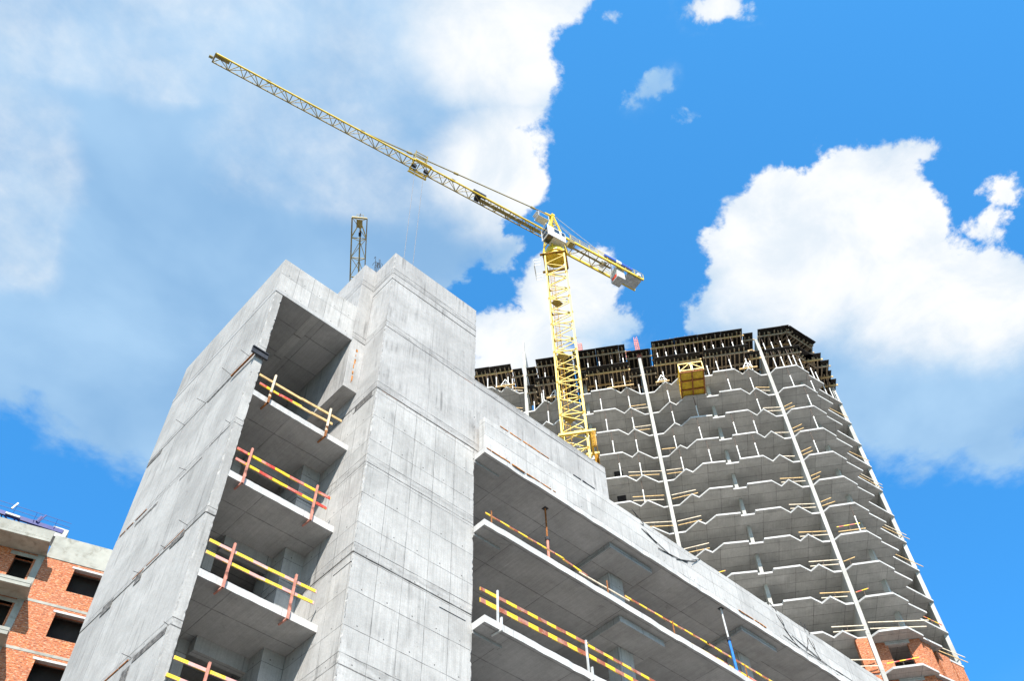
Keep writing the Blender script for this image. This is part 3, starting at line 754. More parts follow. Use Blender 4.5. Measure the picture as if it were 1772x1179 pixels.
# ------------------------------------------------------------------ lattice helpers
def lat_box(b, O, X, Y, Z, w, h, L, n, rc, rl, faces='FBLR', style='K'):
    """square lattice of width w (X), depth h (Y), running L along Z from O (centre of its start)"""
    O = Vector(O); X = Vector(X); Y = Vector(Y); Z = Vector(Z)
    cs = [(-w / 2, -h / 2), (w / 2, -h / 2), (w / 2, h / 2), (-w / 2, h / 2)]
    P = lambda c, t: O + X * c[0] + Y * c[1] + Z * t
    for c in cs: b[0].bar(P(c, 0), P(c, L), rc, rc, up=X)
    for i in range(4):
        c0, c1 = cs[i], cs[(i + 1) % 4]
        for k in range(n):
            t0 = L * k / n; t1 = L * (k + 1) / n
            if style == 'Z':
                if k == 0: b[1].bar(P(c0, t0), P(c1, t0), rl * 1.5, rl * 1.5)
                a, c = (c0, c1) if (k + i) % 2 else (c1, c0)
                b[1].bar(P(a, t0), P(c, t1), rl * 1.1); continue
            b[1].bar(P(c0, t0), P(c1, t0), rl, rl)
            if style == 'K':
                tm = (t0 + t1) / 2
                mid = c1 if (i % 2 == 0) else c0; oth = c0 if (i % 2 == 0) else c1
                b[1].bar(P(oth, t0 + 0.04), P(mid, tm), rl * 0.85); b[1].bar(P(oth, t1 - 0.04), P(mid, tm), rl * 0.85)
            else:
                a, c = (c0, c1) if k % 2 else (c1, c0)
                b[1].bar(P(a, t0), P(c, t1), rl * 0.8)


def tri_jib(parent, O, D, Lx, w, h, n, rc, rl, cm, lm, name='jib_section', seg=4, nose=0.0):
    """triangular boom: two bottom chords, one top chord, cut in sections"""
    O = Vector(O); D = Vector(D).normalized(); Q = Vector((-D.y, D.x, 0)); U = Vector((0, 0, 1))
    per = Lx / n
    for s0 in range(0, n, seg):
        s1 = min(n, s0 + seg)
        bc = MB(); bl = bc
        a, c = O + D * per * s0, O + D * per * s1
        bc.bar(a + Q * w / 2, c + Q * w / 2, rc, rc)
        bc.mat(1).bar(a - Q * w / 2, c - Q * w / 2, rc * 0.75, rc * 0.75)
        bc.mat(0)
        bc.tube(a + U * h + D * (nose if s0 == 0 else 0), c + U * h, rc * 0.62, 8)
        bl.mat(1)
        for k in range(s0, s1):
            p = O + D * per * k; r = O + D * per * (k + 1); mm = (p + r) / 2
            bl.bar(p - Q * w / 2, p + Q * w / 2, rl, rl)
            sg = 1 if k % 2 else -1
            bl.bar(p - Q * w / 2 * sg, r + Q * w / 2 * sg, rl * 0.7)
            for q in (-w / 2, w / 2):
                bl.bar(p + Q * q, mm + U * h, rl * 0.8); bl.bar(mm + U * h, r + Q * q, rl * 0.8)
        o = bc.build(name, [cm, lm], parent)


# ------------------------------------------------------------------ the big yellow tower crane
TT = Vector((0.61203, -0.79084, 0)); TN = Vector((-0.79084, -0.61203, 0)); UZ = Vector((0, 0, 1))
MC = Vector((42.66, 36.36, 0))
CR = thing('tower_crane', 'tall yellow tower crane with a long jib standing before the unfinished tower', 'tower crane', (MC.x, MC.y, GZ))
for k in range(21):
    z0 = GZ + 0.4 + k * 4.5
    if z0 > 88.5: break
    L = min(4.5, 89.0 - z0)
    b = MB()
    lat_box((b, b), MC + UZ * z0, TT, TN, UZ, 2.10, 2.10, L, 4, 0.15, 0.06, style='Z')
    b.mat(1)
    for sx in (-1, 1):
        for sy in (-1, 1):
            c = MC + TT * 1.03 * sx + TN * 1.03 * sy
            b.tube(c + UZ * (z0 - 0.14), c + UZ * (z0 + 0.14), 0.13, 8)
    o = b.build('mast_section', ['yellow', 'yellow_dark'], CR)
    if z0 > 52:
        b = MB()
        lx = MC - TT * 0.55 + TN * (-0.35)
        for q in (-0.2, 0.2): b.bar(lx + TT * q + UZ * z0, lx + TT * q + UZ * (z0 + L), 0.04)
        r = 0.15
        while r < L: b.bar(lx - TT * 0.2 + UZ * (z0 + r), lx + TT * 0.2 + UZ * (z0 + r), 0.025); r += 0.3
        b.build('ladder', 'yellow_dark', o)
    if k % 2 == 0 and z0 > 50:
        b = MB(); c = MC - TT * 0.35 + TN * -0.3 + UZ * (z0 + 0.9)
        b.box(c.x - 0.5, c.x + 0.5, c.y - 0.4, c.y + 0.4, c.z, c.z + 0.05); b.build('rest_platform', 'jibsteel', o)
b = MB(); b.box(MC.x - 3, MC.x + 3, MC.y - 3, MC.y + 3, GZ + 0.002, GZ + 0.5); b.build('base_block', 'cwt', CR, 0.03)
# climbing collar with anchor struts back to the tower
b = MB(); c = MC + UZ * 58.9
for sgn in (-1, 1):
    b.bar(c + TT * -1.3 + TN * 1.35 * sgn, c + TT * 1.85 + TN * 1.35 * sgn, 0.2, 0.24)
    b.bar(c + TT * 1.35 * sgn + TN * -1.25, c + TT * 1.35 * sgn + TN * 1.25, 0.2, 0.24)
co_ = b.build('climbing_collar', 'yellow', CR)
b = MB(); c = MC + UZ * 57.0
b.bar(c + TT * 1.55 + TN * 1.35, c + TT * 1.55 + TN * 1.35 + UZ * 1.8, 0.22); b.bar(c + TT * 1.55 - TN * 1.35, c + TT * 1.55 - TN * 1.35 + UZ * 1.8, 0.22)
b.bar(c + TT * 1.75 - TN * 1.4 + UZ * 0.9, c + TT * 1.75 + TN * 1.4 + UZ * 0.9, 0.06, 1.75); b.build('collar_side_plate', 'yellow_dark', co_)
b = MB(); b.bar(MC + UZ * 45 + TT * 1.1 - TN * 1.1, MC + UZ * 45 + TT * 1.4 - TN * 2.5, 0.18); b.bar(MC + UZ * 45 - TT * 1.1 - TN * 1.1, MC + UZ * 45 - TT * 1.4 - TN * 2.5, 0.18); b.build('anchor_strut', 'yellow', co_)
# slewing unit
JD = Vector((-0.9829, 0.1845, 0)); JQ = Vector((-JD.y, JD.x, 0))        # JQ: sideways, away from the camera is -JQ
if JQ.dot(Vector((0, -1, 0))) < 0: JQ = -JQ                             # JQ now points to the near side
b = MB(); b.tube(MC + UZ * 88.9, MC + UZ * 89.5, 1.25, 20); b.tube(MC + UZ * 88.6, MC + UZ * 88.89, 1.12, 20); b.build('slewing_ring', 'yellow', CR)
b = MB()
for sx in (-1, 1):
    for sy in (-1, 1):
        b.bar(MC + JD * 0.95 * sx + JQ * 0.9 * sy + UZ * 89.5, MC + JD * 0.75 * sx + JQ * 0.62 * sy + UZ * 93.0, 0.17)
b.tube(MC + UZ * 89.5, MC + UZ * 90.5, 1.15, 20, 0.95)
for sx in (-1, 1):
    b.bar(MC + JD * 0.85 * sx - JQ * 0.75 + UZ * 91.4, MC + JD * 0.85 * sx + JQ * 0.75 + UZ * 91.4, 0.12)
b.build('slewing_frame', 'yellow', CR)
b = MB(); c = MC + UZ * 88.2   # walkway at the mast head
for sx in (-1, 1):
    b.bar(c + TT * 1.15 * sx - TN * 1.2, c + TT * 1.15 * sx + TN * 1.2, 0.3, 0.05); b.bar(c - TT * 1.6 + TN * 1.15 * sx, c + TT * 1.2 + TN * 1.15 * sx, 0.3, 0.05)
b.build('head_platform', 'yellow_dark', CR)
b = MB()
for (zz_, rr) in ((86.9, 0.03), (87.5, 0.03), (88.1, 0.03)):
    for s0, s1 in (((-1.6, 1.5), (-2.3, 1.5)), ((-2.3, 1.5), (-2.3, -0.4)), ((-2.3, -0.4), (-1.6, -0.4))):
        b.bar(MC + TT * s0[0] + TN * s0[1] + UZ * (zz_ - 1.2), MC + TT * s1[0] + TN * s1[1] + UZ * (zz_ - 1.2), rr)
for q in ((-2.3, 1.5), (-2.3, -0.4), (-1.6, 1.5)):
    b.bar(MC + TT * q[0] + TN * q[1] + UZ * 85.6, MC + TT * q[0] + TN * q[1] + UZ * 86.95, 0.03)
b.build('access_cage', 'galv', CR)
# cab
cc = MC + JD * 1.0 + JQ * 1.15 + UZ * 91.0
def obx(b, c, hx, hy, z0, z1, sl=0.0):
    P = lambda a, q, z, e=0: tuple(c + JD * (a + e) + JQ * q + UZ * z)
    pts = [P(-hx, -hy, z0), P(hx, -hy, z0, -sl), P(hx, hy, z0, -sl), P(-hx, hy, z0), P(-hx, -hy, z1), P(hx, -hy, z1), P(hx, hy, z1), P(-hx, hy, z1)]
    b._add(pts, [(0, 3, 2, 1), (4, 5, 6, 7), (0, 1, 5, 4), (1, 2, 6, 5), (2, 3, 7, 6), (3, 0, 4, 7)])
b = MB(); obx(b, cc - JD * 0.25, 1.15, 0.6, -1.0, 0.95, 0.0); cab = b.build('cab', 'white', CR, 0.05)
b = MB(); obx(b, cc + JD * 0.93, 0.05, 0.55, -0.95, 0.9, 0.0); b.build('cab_windscreen', 'glass', cab, 0.01)
b = MB(); obx(b, cc + JQ * 0.622 - JD * 0.2, 0.35, 0.01, 0.1, 0.75); obx(b, cc + JQ * 0.622 - JD * 1.05, 0.22, 0.01, 0.1, 0.75); b.build('cab_side_window', 'glass', cab)
b = MB(); obx(b, cc + JD * 0.6 - UZ * 1.07, 0.33, 0.5, -0.01, 0.01); b.build('cab_foot_window', 'glass', cab)
b = MB()
for q in (-0.6, 0.6):
    b.bar(cc + JD * 1.0 + JQ * q + UZ * 0.98, cc + JD * 1.0 + JQ * q - UZ * 1.0, 0.07)
b.bar(cc + JD * 1.0 - JQ * 0.6 + UZ * 0.0, cc + JD * 1.0 + JQ * 0.6, 0.05); b.bar(cc + JD * 1.0 - JQ * 0.6 + UZ * 1.0, cc + JD * 1.2 + JQ * 0.6 + UZ * 1.0, 0.1); b.bar(cc + JD * 1.0 - JQ * 0.6 - UZ * 1.03, cc + JD * 1.0 + JQ * 0.6 - UZ * 1.03, 0.1)
b.build('windscreen_frame', 'white', cab)
b = MB(); obx(b, MC - JD * 1.45 + JQ * 1.2 + UZ * 92.0, 0.3, 0.4, -0.9, -0.1); b.build('switch_box', 'jibsteel', CR, 0.02)
# A-frame head
AP = MC + UZ * 98.3 - JD * 0.15
b = MB()
for q in (-0.6, 0.6):
    b.bar(MC + JD * 0.85 + JQ * q + UZ * 93.1, AP + JQ * q * 0.35, 0.16)
    b.bar(MC - JD * 1.1 + JQ * q + UZ * 93.1, AP + JQ * q * 0.35, 0.16)
    for t in (0.3, 0.6, 0.85):
        p = (MC + JD * 0.85 + JQ * q + UZ * 93.1).lerp(AP + JQ * q * 0.35, t); r = (MC - JD * 1.1 + JQ * q + UZ * 93.1).lerp(AP + JQ * q * 0.35, t)
        b.bar(p, r, 0.07)
    for t0, t1 in ((0, 0.3), (0.3, 0.6), (0.6, 0.85)):
        p = (MC + JD * 0.85 + JQ * q + UZ * 93.1).lerp(AP + JQ * q * 0.35, t0); r = (MC - JD * 1.1 + JQ * q + UZ * 93.1).lerp(AP + JQ * q * 0.35, t1); b.bar(p, r, 0.06)
for t in (0.3, 0.6, 0.85):
    for sx, e in ((1, 0.85), (-1, 1.1)):
        p = (MC + JD * e * sx + JQ * 0.6 + UZ * 93.1).lerp(AP + JQ * 0.21, t); r = (MC + JD * e * sx - JQ * 0.6 + UZ * 93.1).lerp(AP - JQ * 0.21, t); b.bar(p, r, 0.06)
b.bar(AP - JQ * 0.35, AP + JQ * 0.35, 0.4, 0.3); b.bar(AP, AP + JD * 1.0 - UZ * 0.12, 0.24, 0.2)
hd = b.build('tower_head', 'yellow', CR)
b = MB()
hp = MC + JD * 1.6 + UZ * 96.0
b.bar(hp - JD * 0.9, hp + JD * 0.5, 0.9, 0.05)
for q in (-0.45, 0.45):
    b.bar(hp + JQ * q + JD * 0.5, hp + JQ * q + JD * 0.5 + UZ * 0.95, 0.05)
    b.bar(hp + JQ * q - JD * 0.9, hp + JQ * q - JD * 0.9 + UZ * 0.95, 0.05); b.bar(hp + JQ * q + JD * 0.5 + UZ * 0.95, hp + JQ * q - JD * 0.9 + UZ * 0.95, 0.04)
b.bar(hp - JQ * 0.45 + JD * 0.5 + UZ * 0.7, hp + JQ * 0.45 + JD * 0.5 + UZ * 0.7, 0.5, 0.04)
b.build('head_catwalk', 'galv', hd)
# jib
JO = MC + JD * 1.0 + UZ * 93.0
tri_jib(CR, JO, JD, 39.6, 1.02, 1.05, 24, 0.14, 0.085, 'yellow', 'jibsteel')
# the walkway and winch in the first bays of the jib
b = MB(); b.bar(JO + JD * 0.3 + UZ * 0.12 - JQ * 0.1, JO + JD * 9.0 + UZ * 0.12 - JQ * 0.1, 0.42, 0.03)
for q in (-0.3, 0.12): b.bar(JO + JD * 0.3 + UZ * 0.55 + JQ * q, JO + JD * 9.0 + UZ * 0.55 + JQ * q, 0.03)
b.build('jib_walkway', 'jibsteel', CR)
b = MB(); b.bar(JO + JD * 9.0 + UZ * 0.35 - JQ * 0.45, JO + JD * 9.0 + UZ * 0.35 + JQ * 0.45, 0.55, 0.5); b.tube(JO + JD * 9.0 + UZ * 0.5 - JQ * 0.35, JO + JD * 9.0 + UZ * 0.5 + JQ * 0.35, 0.34, 12); b.bar(JO + JD * 8.2 + UZ * 0.55 + JQ * 0.3, JO + JD * 9.8 + UZ * 0.55 + JQ * 0.3, 0.4, 0.4); b.build('trolley_winch', 'black', CR)
for d_ in (19.9 + 3.4, 34.0, 12.2):
    b = MB(); p = JO + JD * d_ + UZ * 1.12; b.bar(p - JD * 0.22, p + JD * 0.22, 0.25, 0.22); b.build('jib_lamp', 'black', CR)
# jib end
JE = JO + JD * 39.6
b = MB(); b.bar(JE - JQ * 0.55, JE + JQ * 0.55, 0.14); b.bar(JE - JQ * 0.55, JE + UZ * 1.05, 0.1); b.bar(JE + JQ * 0.55, JE + UZ * 1.05, 0.1); b.tube(JE + JD * 0.1 - JQ * 0.1, JE + JD * 0.5 - JQ * 0.1, 0.16, 10)
b.bar(JE + UZ * 0.1 - JD * 1.5 + JQ * 0.28, JE + UZ * 0.1 + JQ * 0.28, 0.5, 0.04); b.build('jib_end', 'jibsteel', CR)
# pendants
b = MB(); TP = JO + JD * 23.3 + UZ * 1.1
a = AP + JD * 1.0 - UZ * 0.1
b.tube(a, a.lerp(TP, 0.5), 0.07, 7); b.tube(a.lerp(TP, 0.5), TP, 0.07, 7)
for t in (0.06, 0.5, 0.75): b.bar(a.lerp(TP, t) - JD * 0.0, a.lerp(TP, t + 0.025), 0.2, 0.2)
b.build('jib_pendant', 'jibsteel', CR)
# trolley
TR = JO + JD * 16.2
b = MB()
for s_ in (-1, 1):
    b.bar(TR + JD * 1.0 * s_ - JQ * 0.7, TR + JD * 1.0 * s_ + JQ * 0.7, 0.14); b.bar(TR + JD * -1.0 + JQ * 0.68 * s_, TR + JD * 1.0 + JQ * 0.68 * s_, 0.12)
    b.bar(TR + JD * 1.0 * s_ + JQ * 0.7, TR + JD * 1.0 * s_ + JQ * 0.7 - UZ * 0.35, 0.1)
    b.bar(TR + JD * 1.0 * s_ - JQ * 0.7, TR + JD * 1.0 * s_ - JQ * 0.7 - UZ * 0.5, 0.07)
b.bar(TR - JD * 1.1 - JQ * 0.75 - UZ * 0.45, TR + JD * 1.1 - JQ * 0.75 - UZ * 0.45, 0.22, 0.05); b.bar(TR - JD * 1.1 - JQ * 1.0 - UZ * 0.1, TR + JD * 1.1 - JQ * 1.0 - UZ * 0.1, 0.05)
tr = b.build('trolley', 'yellow', CR)
b = MB()
for s_ in (-1, 1):
    b.tube(TR + JD * 0.75 * s_ - JQ * 0.25 + UZ * 0.05, TR + JD * 0.75 * s_ + JQ * 0.0 + UZ * 0.05, 0.32, 12)
b.build('sheave', 'black', tr)
b = MB()
for dx, dz in ((-0.5, 0), (0.9, 0)):
    b.bar(TR + JD * dx + UZ * 1.1 - JQ * 0.3, TR + JD * dx + UZ * 2.6, 0.09); b.bar(TR + JD * dx + UZ * 1.1 + JQ * 0.3, TR + JD * dx + UZ * 2.6 + JQ * 0.4, 0.09)
for h_ in (1.5, 2.05, 2.6):
    b.bar(TR - JD * 0.5 + UZ * h_ + JQ * 0.3, TR + JD * 0.9 + UZ * h_ + JQ * 0.3, 0.08)
b.build('maintenance_cage', 'jibsteel', tr)
for s_ in (-0.55, 0.5):
    b = MB(); b.tube(TR + JD * s_ - JQ * 0.3, TR + JD * s_ * 0.7 - JQ * 0.3 - UZ * 62.0, 0.022, 5); b.build('hoist_rope', 'dark', CR)
b = MB(); hk = TR - JQ * 0.3 - UZ * 62.5; b.bar(hk - JD * 0.45, hk + JD * 0.45, 0.25, 0.8); b.tube(hk - UZ * 0.4, hk - UZ * 0.9, 0.08, 8); b.build('hook_block', 'yellow', CR)
# counter-jib
CO = MC - JD * 1.0 + UZ * 93.0; CD = -JD
b = MB()
for q in (-0.85, 0.85): b.bar(CO + JQ * q, CO + CD * 11.2 + JQ * q, 0.18, 0.34)
cj = b.build('counter_jib', 'yellow', CR)
b = MB(); k = 0
while k < 11.2:
    b.bar(CO + CD * k - JQ * 0.85, CO + CD * k + JQ * 0.85, 0.09); s_ = 1 if int(k / 1.6) % 2 else -1
    if k < 9.5: b.bar(CO + CD * k - JQ * 0.85 * s_, CO + CD * (k + 1.6) + JQ * 0.85 * s_, 0.07)
    k += 1.6
b.bar(CO + JQ * 0.1 + UZ * 0.12, CO + CD * 7.0 + JQ * 0.1 + UZ * 0.12, 0.25, 0.03)
b.build('bracing', 'jibsteel', cj)
b = MB(); b.bar(CO + CD * 9.0 - UZ * 0.12, CO + CD * 11.0 - UZ * 0.12, 1.4, 0.3); b.build('ballast_tray', 'cwt', cj)
b = MB(); b.bar(CO + CD * 7.4 - UZ * 0.75, CO + CD * 8.5 - UZ * 0.75, 1.3, 2.2); cwt = b.build('counterweight', 'cwt', CR, 0.03)
b = MB(); b.bar(CO + CD * 7.385 - UZ * 1.4, CO + CD * 7.40 - UZ * 1.4, 0.9, 0.6); b.build('red_panel', 'red', cwt)
b = MB()
for q in (-0.95, 0.95):
    for h_ in (0.55, 1.05): b.bar(CO + JQ * q + CD * 0.6 + UZ * h_, CO + CD * 11.1 + JQ * q + UZ * h_, 0.035)
    k = 0.8
    while k < 11.3: b.bar(CO + JQ * q + CD * k, CO + JQ * q + CD * k + UZ * 1.05, 0.04); k += 1.3
b.build('counter_jib_railing', 'yellow', CR)
b = MB(); b.bar(CO + CD * 5.6 + JQ * 0.9 + UZ * 0.75, CO + CD * 7.2 + JQ * 0.9 + UZ * 0.75, 0.25, 0.4); b.bar(CO + CD * 7.2 + JQ * 0.9 + UZ * 0.75, CO + CD * 9.6 + JQ * 0.9 + UZ * 0.75, 0.25, 0.4); b.build('banner', 'banner_blue', CR, 0.02)
b = MB(); b.bar(CO + CD * 7.25 + JQ * 0.9 + UZ * 0.7, CO + CD * 7.95 + JQ * 0.9 + UZ * 0.7, 0.35, 0.5); b.build('white_box', 'white', CR)
b = MB(); b.tube(CO + CD * 6.0 - JQ * 0.4 + UZ * 0.5, CO + CD * 6.0 + JQ * 0.4 + UZ * 0.5, 0.4, 12); b.build('hoist_winch', 'white', CR)
b = MB(); b.bar(CO + CD * 10.3 + UZ * 0.35 + JQ * 0.9, CO + CD * 10.7 + UZ * 0.35 + JQ * 0.9, 0.3, 0.5); b.build('end_box', 'white', CR)
b = MB()
for q in (-0.25, 0.25): b.tube(AP + JQ * q, CO + CD * 8.2 + JQ * q * 2.5 + UZ * 0.3, 0.035, 6)
b.tube(AP - UZ * 0.2, CO + CD * 6.0 + UZ * 0.7, 0.02, 5); b.tube(AP - UZ * 1.0, CO + CD * 5.6 + JQ * 0.6 + UZ * 0.6, 0.02, 5)
b.build('counter_jib_pendant', 'galv', CR)

# ------------------------------------------------------------------ second yellow crane, only its jib end shows above the roof
R2 = thing('tower_crane', 'yellow crane of which only the lattice jib end rises above the front concrete roof', 'tower crane', (44.4, 73.6, GZ))
D2 = Vector((0.575, 0.818, 0)).normalized(); O2 = Vector((18.5, 36.76, 70.0)); Q2 = Vector((-D2.y, D2.x, 0))
tri_jib(R2, O2, D2, 44.0, 1.25, 1.15, 22, 0.11, 0.06, 'jibsteel', 'jibsteel', nose=1.0)
b = MB(); b.bar(O2 - Q2 * 0.63, O2 + Q2 * 0.63, 0.13); b.bar(O2 - Q2 * 0.63 + D2 * 1.9, O2 + UZ * 1.15 + D2, 0.07); b.bar(O2 + Q2 * 0.63 + D2 * 1.9, O2 + UZ * 1.15 + D2, 0.07)
b.bar(O2 + D2 * 0.2 + UZ * 0.05, O2 + D2 * 1.0 + UZ * 0.05, 0.5, 0.03); 
for q in (-0.28, 0.28): b.bar(O2 + Q2 * q, O2 + Q2 * q + UZ * 0.5, 0.03)
b.bar(O2 - Q2 * 0.28 + UZ * 0.5, O2 + Q2 * 0.28 + UZ * 0.5, 0.03)
b.build('jib_end', 'jibsteel', R2)
b = MB(); b.bar(O2 + D2 * 1.9 + UZ * 0.95, O2 + D2 * 2.3 + UZ * 0.95, 0.22, 0.3); b.build('jib_lamp', 'black', R2)
b = MB(); b.tube(O2 + UZ * 0.05, O2 + UZ * 0.7, 0.04, 8); b.build('warning_light', 'black', R2)
m2 = O2 + D2 * 45.0; m2.z = 0
for k in range(12):
    bc = MB(); lat_box((bc, bc), m2 + UZ * (GZ + k * 6.1), D2, Q2, UZ, 1.8, 1.8, 6.1, 4, 0.15, 0.07); bc.build('mast_section', 'yellow', R2)
b = MB(); b.bar(O2 + D2 * 45, O2 + D2 * 56, 1.4, 0.35); b.bar(O2 + D2 * 45.5, O2 + D2 * 45.0 + UZ * 6, 0.3); b.build('counter_jib', 'yellow', R2)
b = MB(); b.bar(O2 + D2 * 53 - UZ * 0.6, O2 + D2 * 55.5 - UZ * 0.6, 1.4, 2.2); b.build('counterweight', 'cwt', R2)
b = MB(); b.tube(O2 + D2 * 45.0 + UZ * 6, O2 + D2 * 20 + UZ * 1.1, 0.05, 6); b.tube(O2 + D2 * 45.0 + UZ * 6, O2 + D2 * 55, 0.05, 6); b.build('jib_pendant', 'jibsteel', R2)

# ------------------------------------------------------------------ blue crane over the brick roof
DV = 80.0
B3o = BF((-19, DV, GZ))
BC = thing('tower_crane', 'blue crane whose counter jib shows just above the brick building roof', 'tower crane', B3o)
V1 = Vector((v1[0], v1[1], 0)); V2 = Vector((v2[0], v2[1], 0))
def PB(u, w, z): return V1 * u + V2 * (DV + w) + UZ * z
b = MB()
for w in (-0.75, 0.75): b.bar(PB(-18, w, 62.0), PB(-7.6, w, 61.3), 0.22, 0.42)
cjb = b.build('counter_jib', 'blue', BC)
b = MB(); u = -18
while u < -7.7:
    z = 62.0 - 0.0673 * (u + 18); b.bar(PB(u, -0.75, z), PB(u, 0.75, z), 0.1); b.bar(PB(u, -0.75, z), PB(u + 1.2, 0.75, z - 0.08), 0.09); u += 1.2
b.build('bracing', 'blue', cjb)
b = MB()
for w in (-0.95, 0.95):
    for h_ in (0.55, 1.05): b.bar(PB(-18, w, 62.0 + h_), PB(-7.2, w, 61.3 + h_), 0.03)
    u = -18
    while u < -7.2: z = 62.0 - 0.0673 * (u + 18); b.bar(PB(u, w, z), PB(u, w, z + 1.05), 0.03); u += 1.9
b.build('walkway_railing', 'blue', BC)
b = MB(); b.bar(PB(-12.6, -1.0, 62.2), PB(-12.3, -1.0, 63.0), 0.14); b.bar(PB(-12.9, -0.95, 61.62), PB(-11.6, -0.95, 61.52), 0.16); b.build('floodlight', 'white', BC)
b = MB(); b.bar(PB(-10.0, -0.9, 61.5), PB(-9.6, -0.9, 62.6), 0.12); b.bar(PB(-9.9, -0.9, 62.3), PB(-10.1, -0.9, 61.6), 0.2); b.tube(PB(-10.4, -0.4, 61.8), PB(-10.4, 0.4, 61.8), 0.35, 10); b.build('winch', 'blue', BC)
b = MB(); b.bar(PB(-8.6, 0, 61.2), PB(-7.2, 0, 61.1), 1.6, 1.1); b.build('counterweight', 'cwt', BC)
bc = MB(); lat_box((bc, bc), PB(-19, 0, GZ), V1, V2, UZ, 1.8, 1.8, 64.5, 30, 0.16, 0.08); bc.build('mast', 'blue', BC)
tri_jib(BC, PB(-20, 0, 62.4), -V1, 40, 1.2, 1.1, 20, 0.13, 0.07, 'blue', 'blue')
b = MB(); b.bar(PB(-19, 0, 62.4), PB(-19, 0, 68.5), 0.5); b.tube(PB(-19, 0, 68.4), PB(-14, 0, 62.0), 0.03); b.tube(PB(-19, 0, 68.4), PB(-45, 0, 63.5), 0.05); b.build('tower_head', 'blue', BC)

# ------------------------------------------------------------------ the unfinished tower
P2x, P2y = 53.15, 35.18
def TF(p): return (P2x + TT.x * p[0] + TN.x * p[1], P2y + TT.y * p[0] + TN.y * p[1], p[2])
TW = thing('tower_block', 'unfinished concrete tower block with zigzag balcony slabs and a dark formwork crown', 'building', TF((0, -9, GZ)))
Z0 = 72.95; H = 3.1
EDGE = [(-12.35, 2.35), (-11.28, 2.40), (-10.1, 3.55), (-9.5, 3.0), (-8.95, 3.5), (-7.8, 3.2), (-6.76, 2.1), (-6.74, 0.92), (-5.62, 0.92), (-5.58, 1.2), (-3.45, 1.2), (-2.6, 0.40), (-1.95, 1.03), (-0.62, -0.12), (0.78, -0.10), (1.93, 1.07), (2.53, 0.56),
        (3.47, 1.47), (5.50, 1.38), (5.53, 1.02), (6.68, 1.02), (6.76, 1.43), (8.85, 1.42), (9.7, 0.58), (10.3, 1.26), (11.5, 0.10), (12.36, 0.06), (12.95, 0.72), (15.02, 0.76), (16.28, -0.50), (16.25, -0.76), (17.82, -2.24), (17.32, -2.86), (19.75, -5.25), (19.84, -5.85)]
BACK = [(21.2, -9.5), (21.2, -14), (16, -20), (-12, -20)]
LEFT = [(-20.5, -12), (-20.5, 1.2), (-19.2, 2.4), (-18.4, 2.6), (-17.9, 3.2), (-17.4, 3.58), (-15.3, 3.62), (-14.5, 2.78), (-13.87, 3.36), (-12.75, 2.28)]
FULL = EDGE + BACK + LEFT
for k in range(0, 24):
    z = Z0 - k * H
    b = MB(TF)
    if k == 0:
        b.prism([(-6.7, 0.92)] + EDGE[8:] + BACK[:-1] + [(-6.7, -20)], z + 0.02, z + 0.19)
        b.prism(LEFT + [(-12.3, 2.28), (-12.3, -19.8)], z + 0.02, z + 0.19)
    else:
        b.prism(FULL, z + 0.02, z + 0.19)
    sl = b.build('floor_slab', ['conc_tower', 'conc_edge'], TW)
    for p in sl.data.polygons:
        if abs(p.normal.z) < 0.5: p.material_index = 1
# fins that run the whole height
for (s, d, zt) in ((-12.05, 2.36, 79.6), (-0.02, 0.12, 78.6), (12.30, 0.16, 78.8)):
    MB(TF).box(s - 0.16, s + 0.16, d - 3.6, d, GZ, zt).build('fin_wall', 'conc_fin', TW, 0.01)
def rot45(cx, cy):
    e = 0.70711
    return lambda p: TF((cx + (p[0] + p[1]) * e, cy + (-p[0] + p[1]) * e, p[2]))
MB(TF).box(19.36, 19.70, -9.0, -5.30, GZ, 75.9).build('fin_wall', 'conc_fin', TW, 0.01)
MB(rot45(16.35, -0.75)).box(-0.10, 0.16, -1.5, -1.1, GZ, 72.9).build('column', 'conc_fin', TW)
MB(rot45(17.65, -2.75)).box(-0.10, 0.16, -1.6, -1.2, GZ, 72.9).build('column', 'conc_fin', TW)
for s in (-6.16, 6.06):
    for k in range(-1, 23):
        z = Z0 - k * H - H
        MB(TF).box(s - 0.12, s + 0.18, -1.2, -0.25, z + 0.201, z + H - 0.002).build('column', 'conc_fin', TW)
for k in range(-1, 23):
    z = Z0 - k * H - H
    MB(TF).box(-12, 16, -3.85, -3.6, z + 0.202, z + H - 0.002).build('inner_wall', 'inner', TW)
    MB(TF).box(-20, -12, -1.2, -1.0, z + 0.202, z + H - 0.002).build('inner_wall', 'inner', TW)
    MB(rot45(16.2, -3.9)).box(0, 6, -1.2, -1.0, z + 0.202, z + H - 0.002).build('inner_wall', 'inner', TW)
# the lower storeys are walled in with brick
for k in range(10, 23):
    z0_, z1_ = Z0 - (k + 1) * H + 0.202, Z0 - k * H - 0.002
    MB(TF).box(11.2, 12.08, -0.35, 0.22, z0_, z1_).build('brick_pier', 'brick', TW)
    b = MB(TF); b.box(12.51, 13.55, -0.95, -0.65, z0_, z1_); b.box(15.0, 15.95, -0.95, -0.65, z0_, z1_); b.box(13.55, 15.0, -0.95, -0.65, z0_, z0_ + 0.75); b.build('brick_wall', 'brick', TW)
    MB(TF).box(13.4, 15.15, -0.97, -0.6, z1_ - 0.28, z1_ - 0.001).build('lintel', 'conc_band', TW)
    MB(rot45(15.95, -0.85)).box(0.0, 1.25, -0.3, 0.0, z0_, z1_).build('brick_wall', 'brick', TW)
    MB(rot45(17.05, -2.35)).box(0.35, 1.9, -0.35, 0.05, z0_, z1_).build('brick_wall', 'brick', TW)
    MB(rot45(18.6, -4.15)).box(0.15, 1.5, -0.4, 0.0, z0_, z1_).build('brick_wall', 'brick', TW)
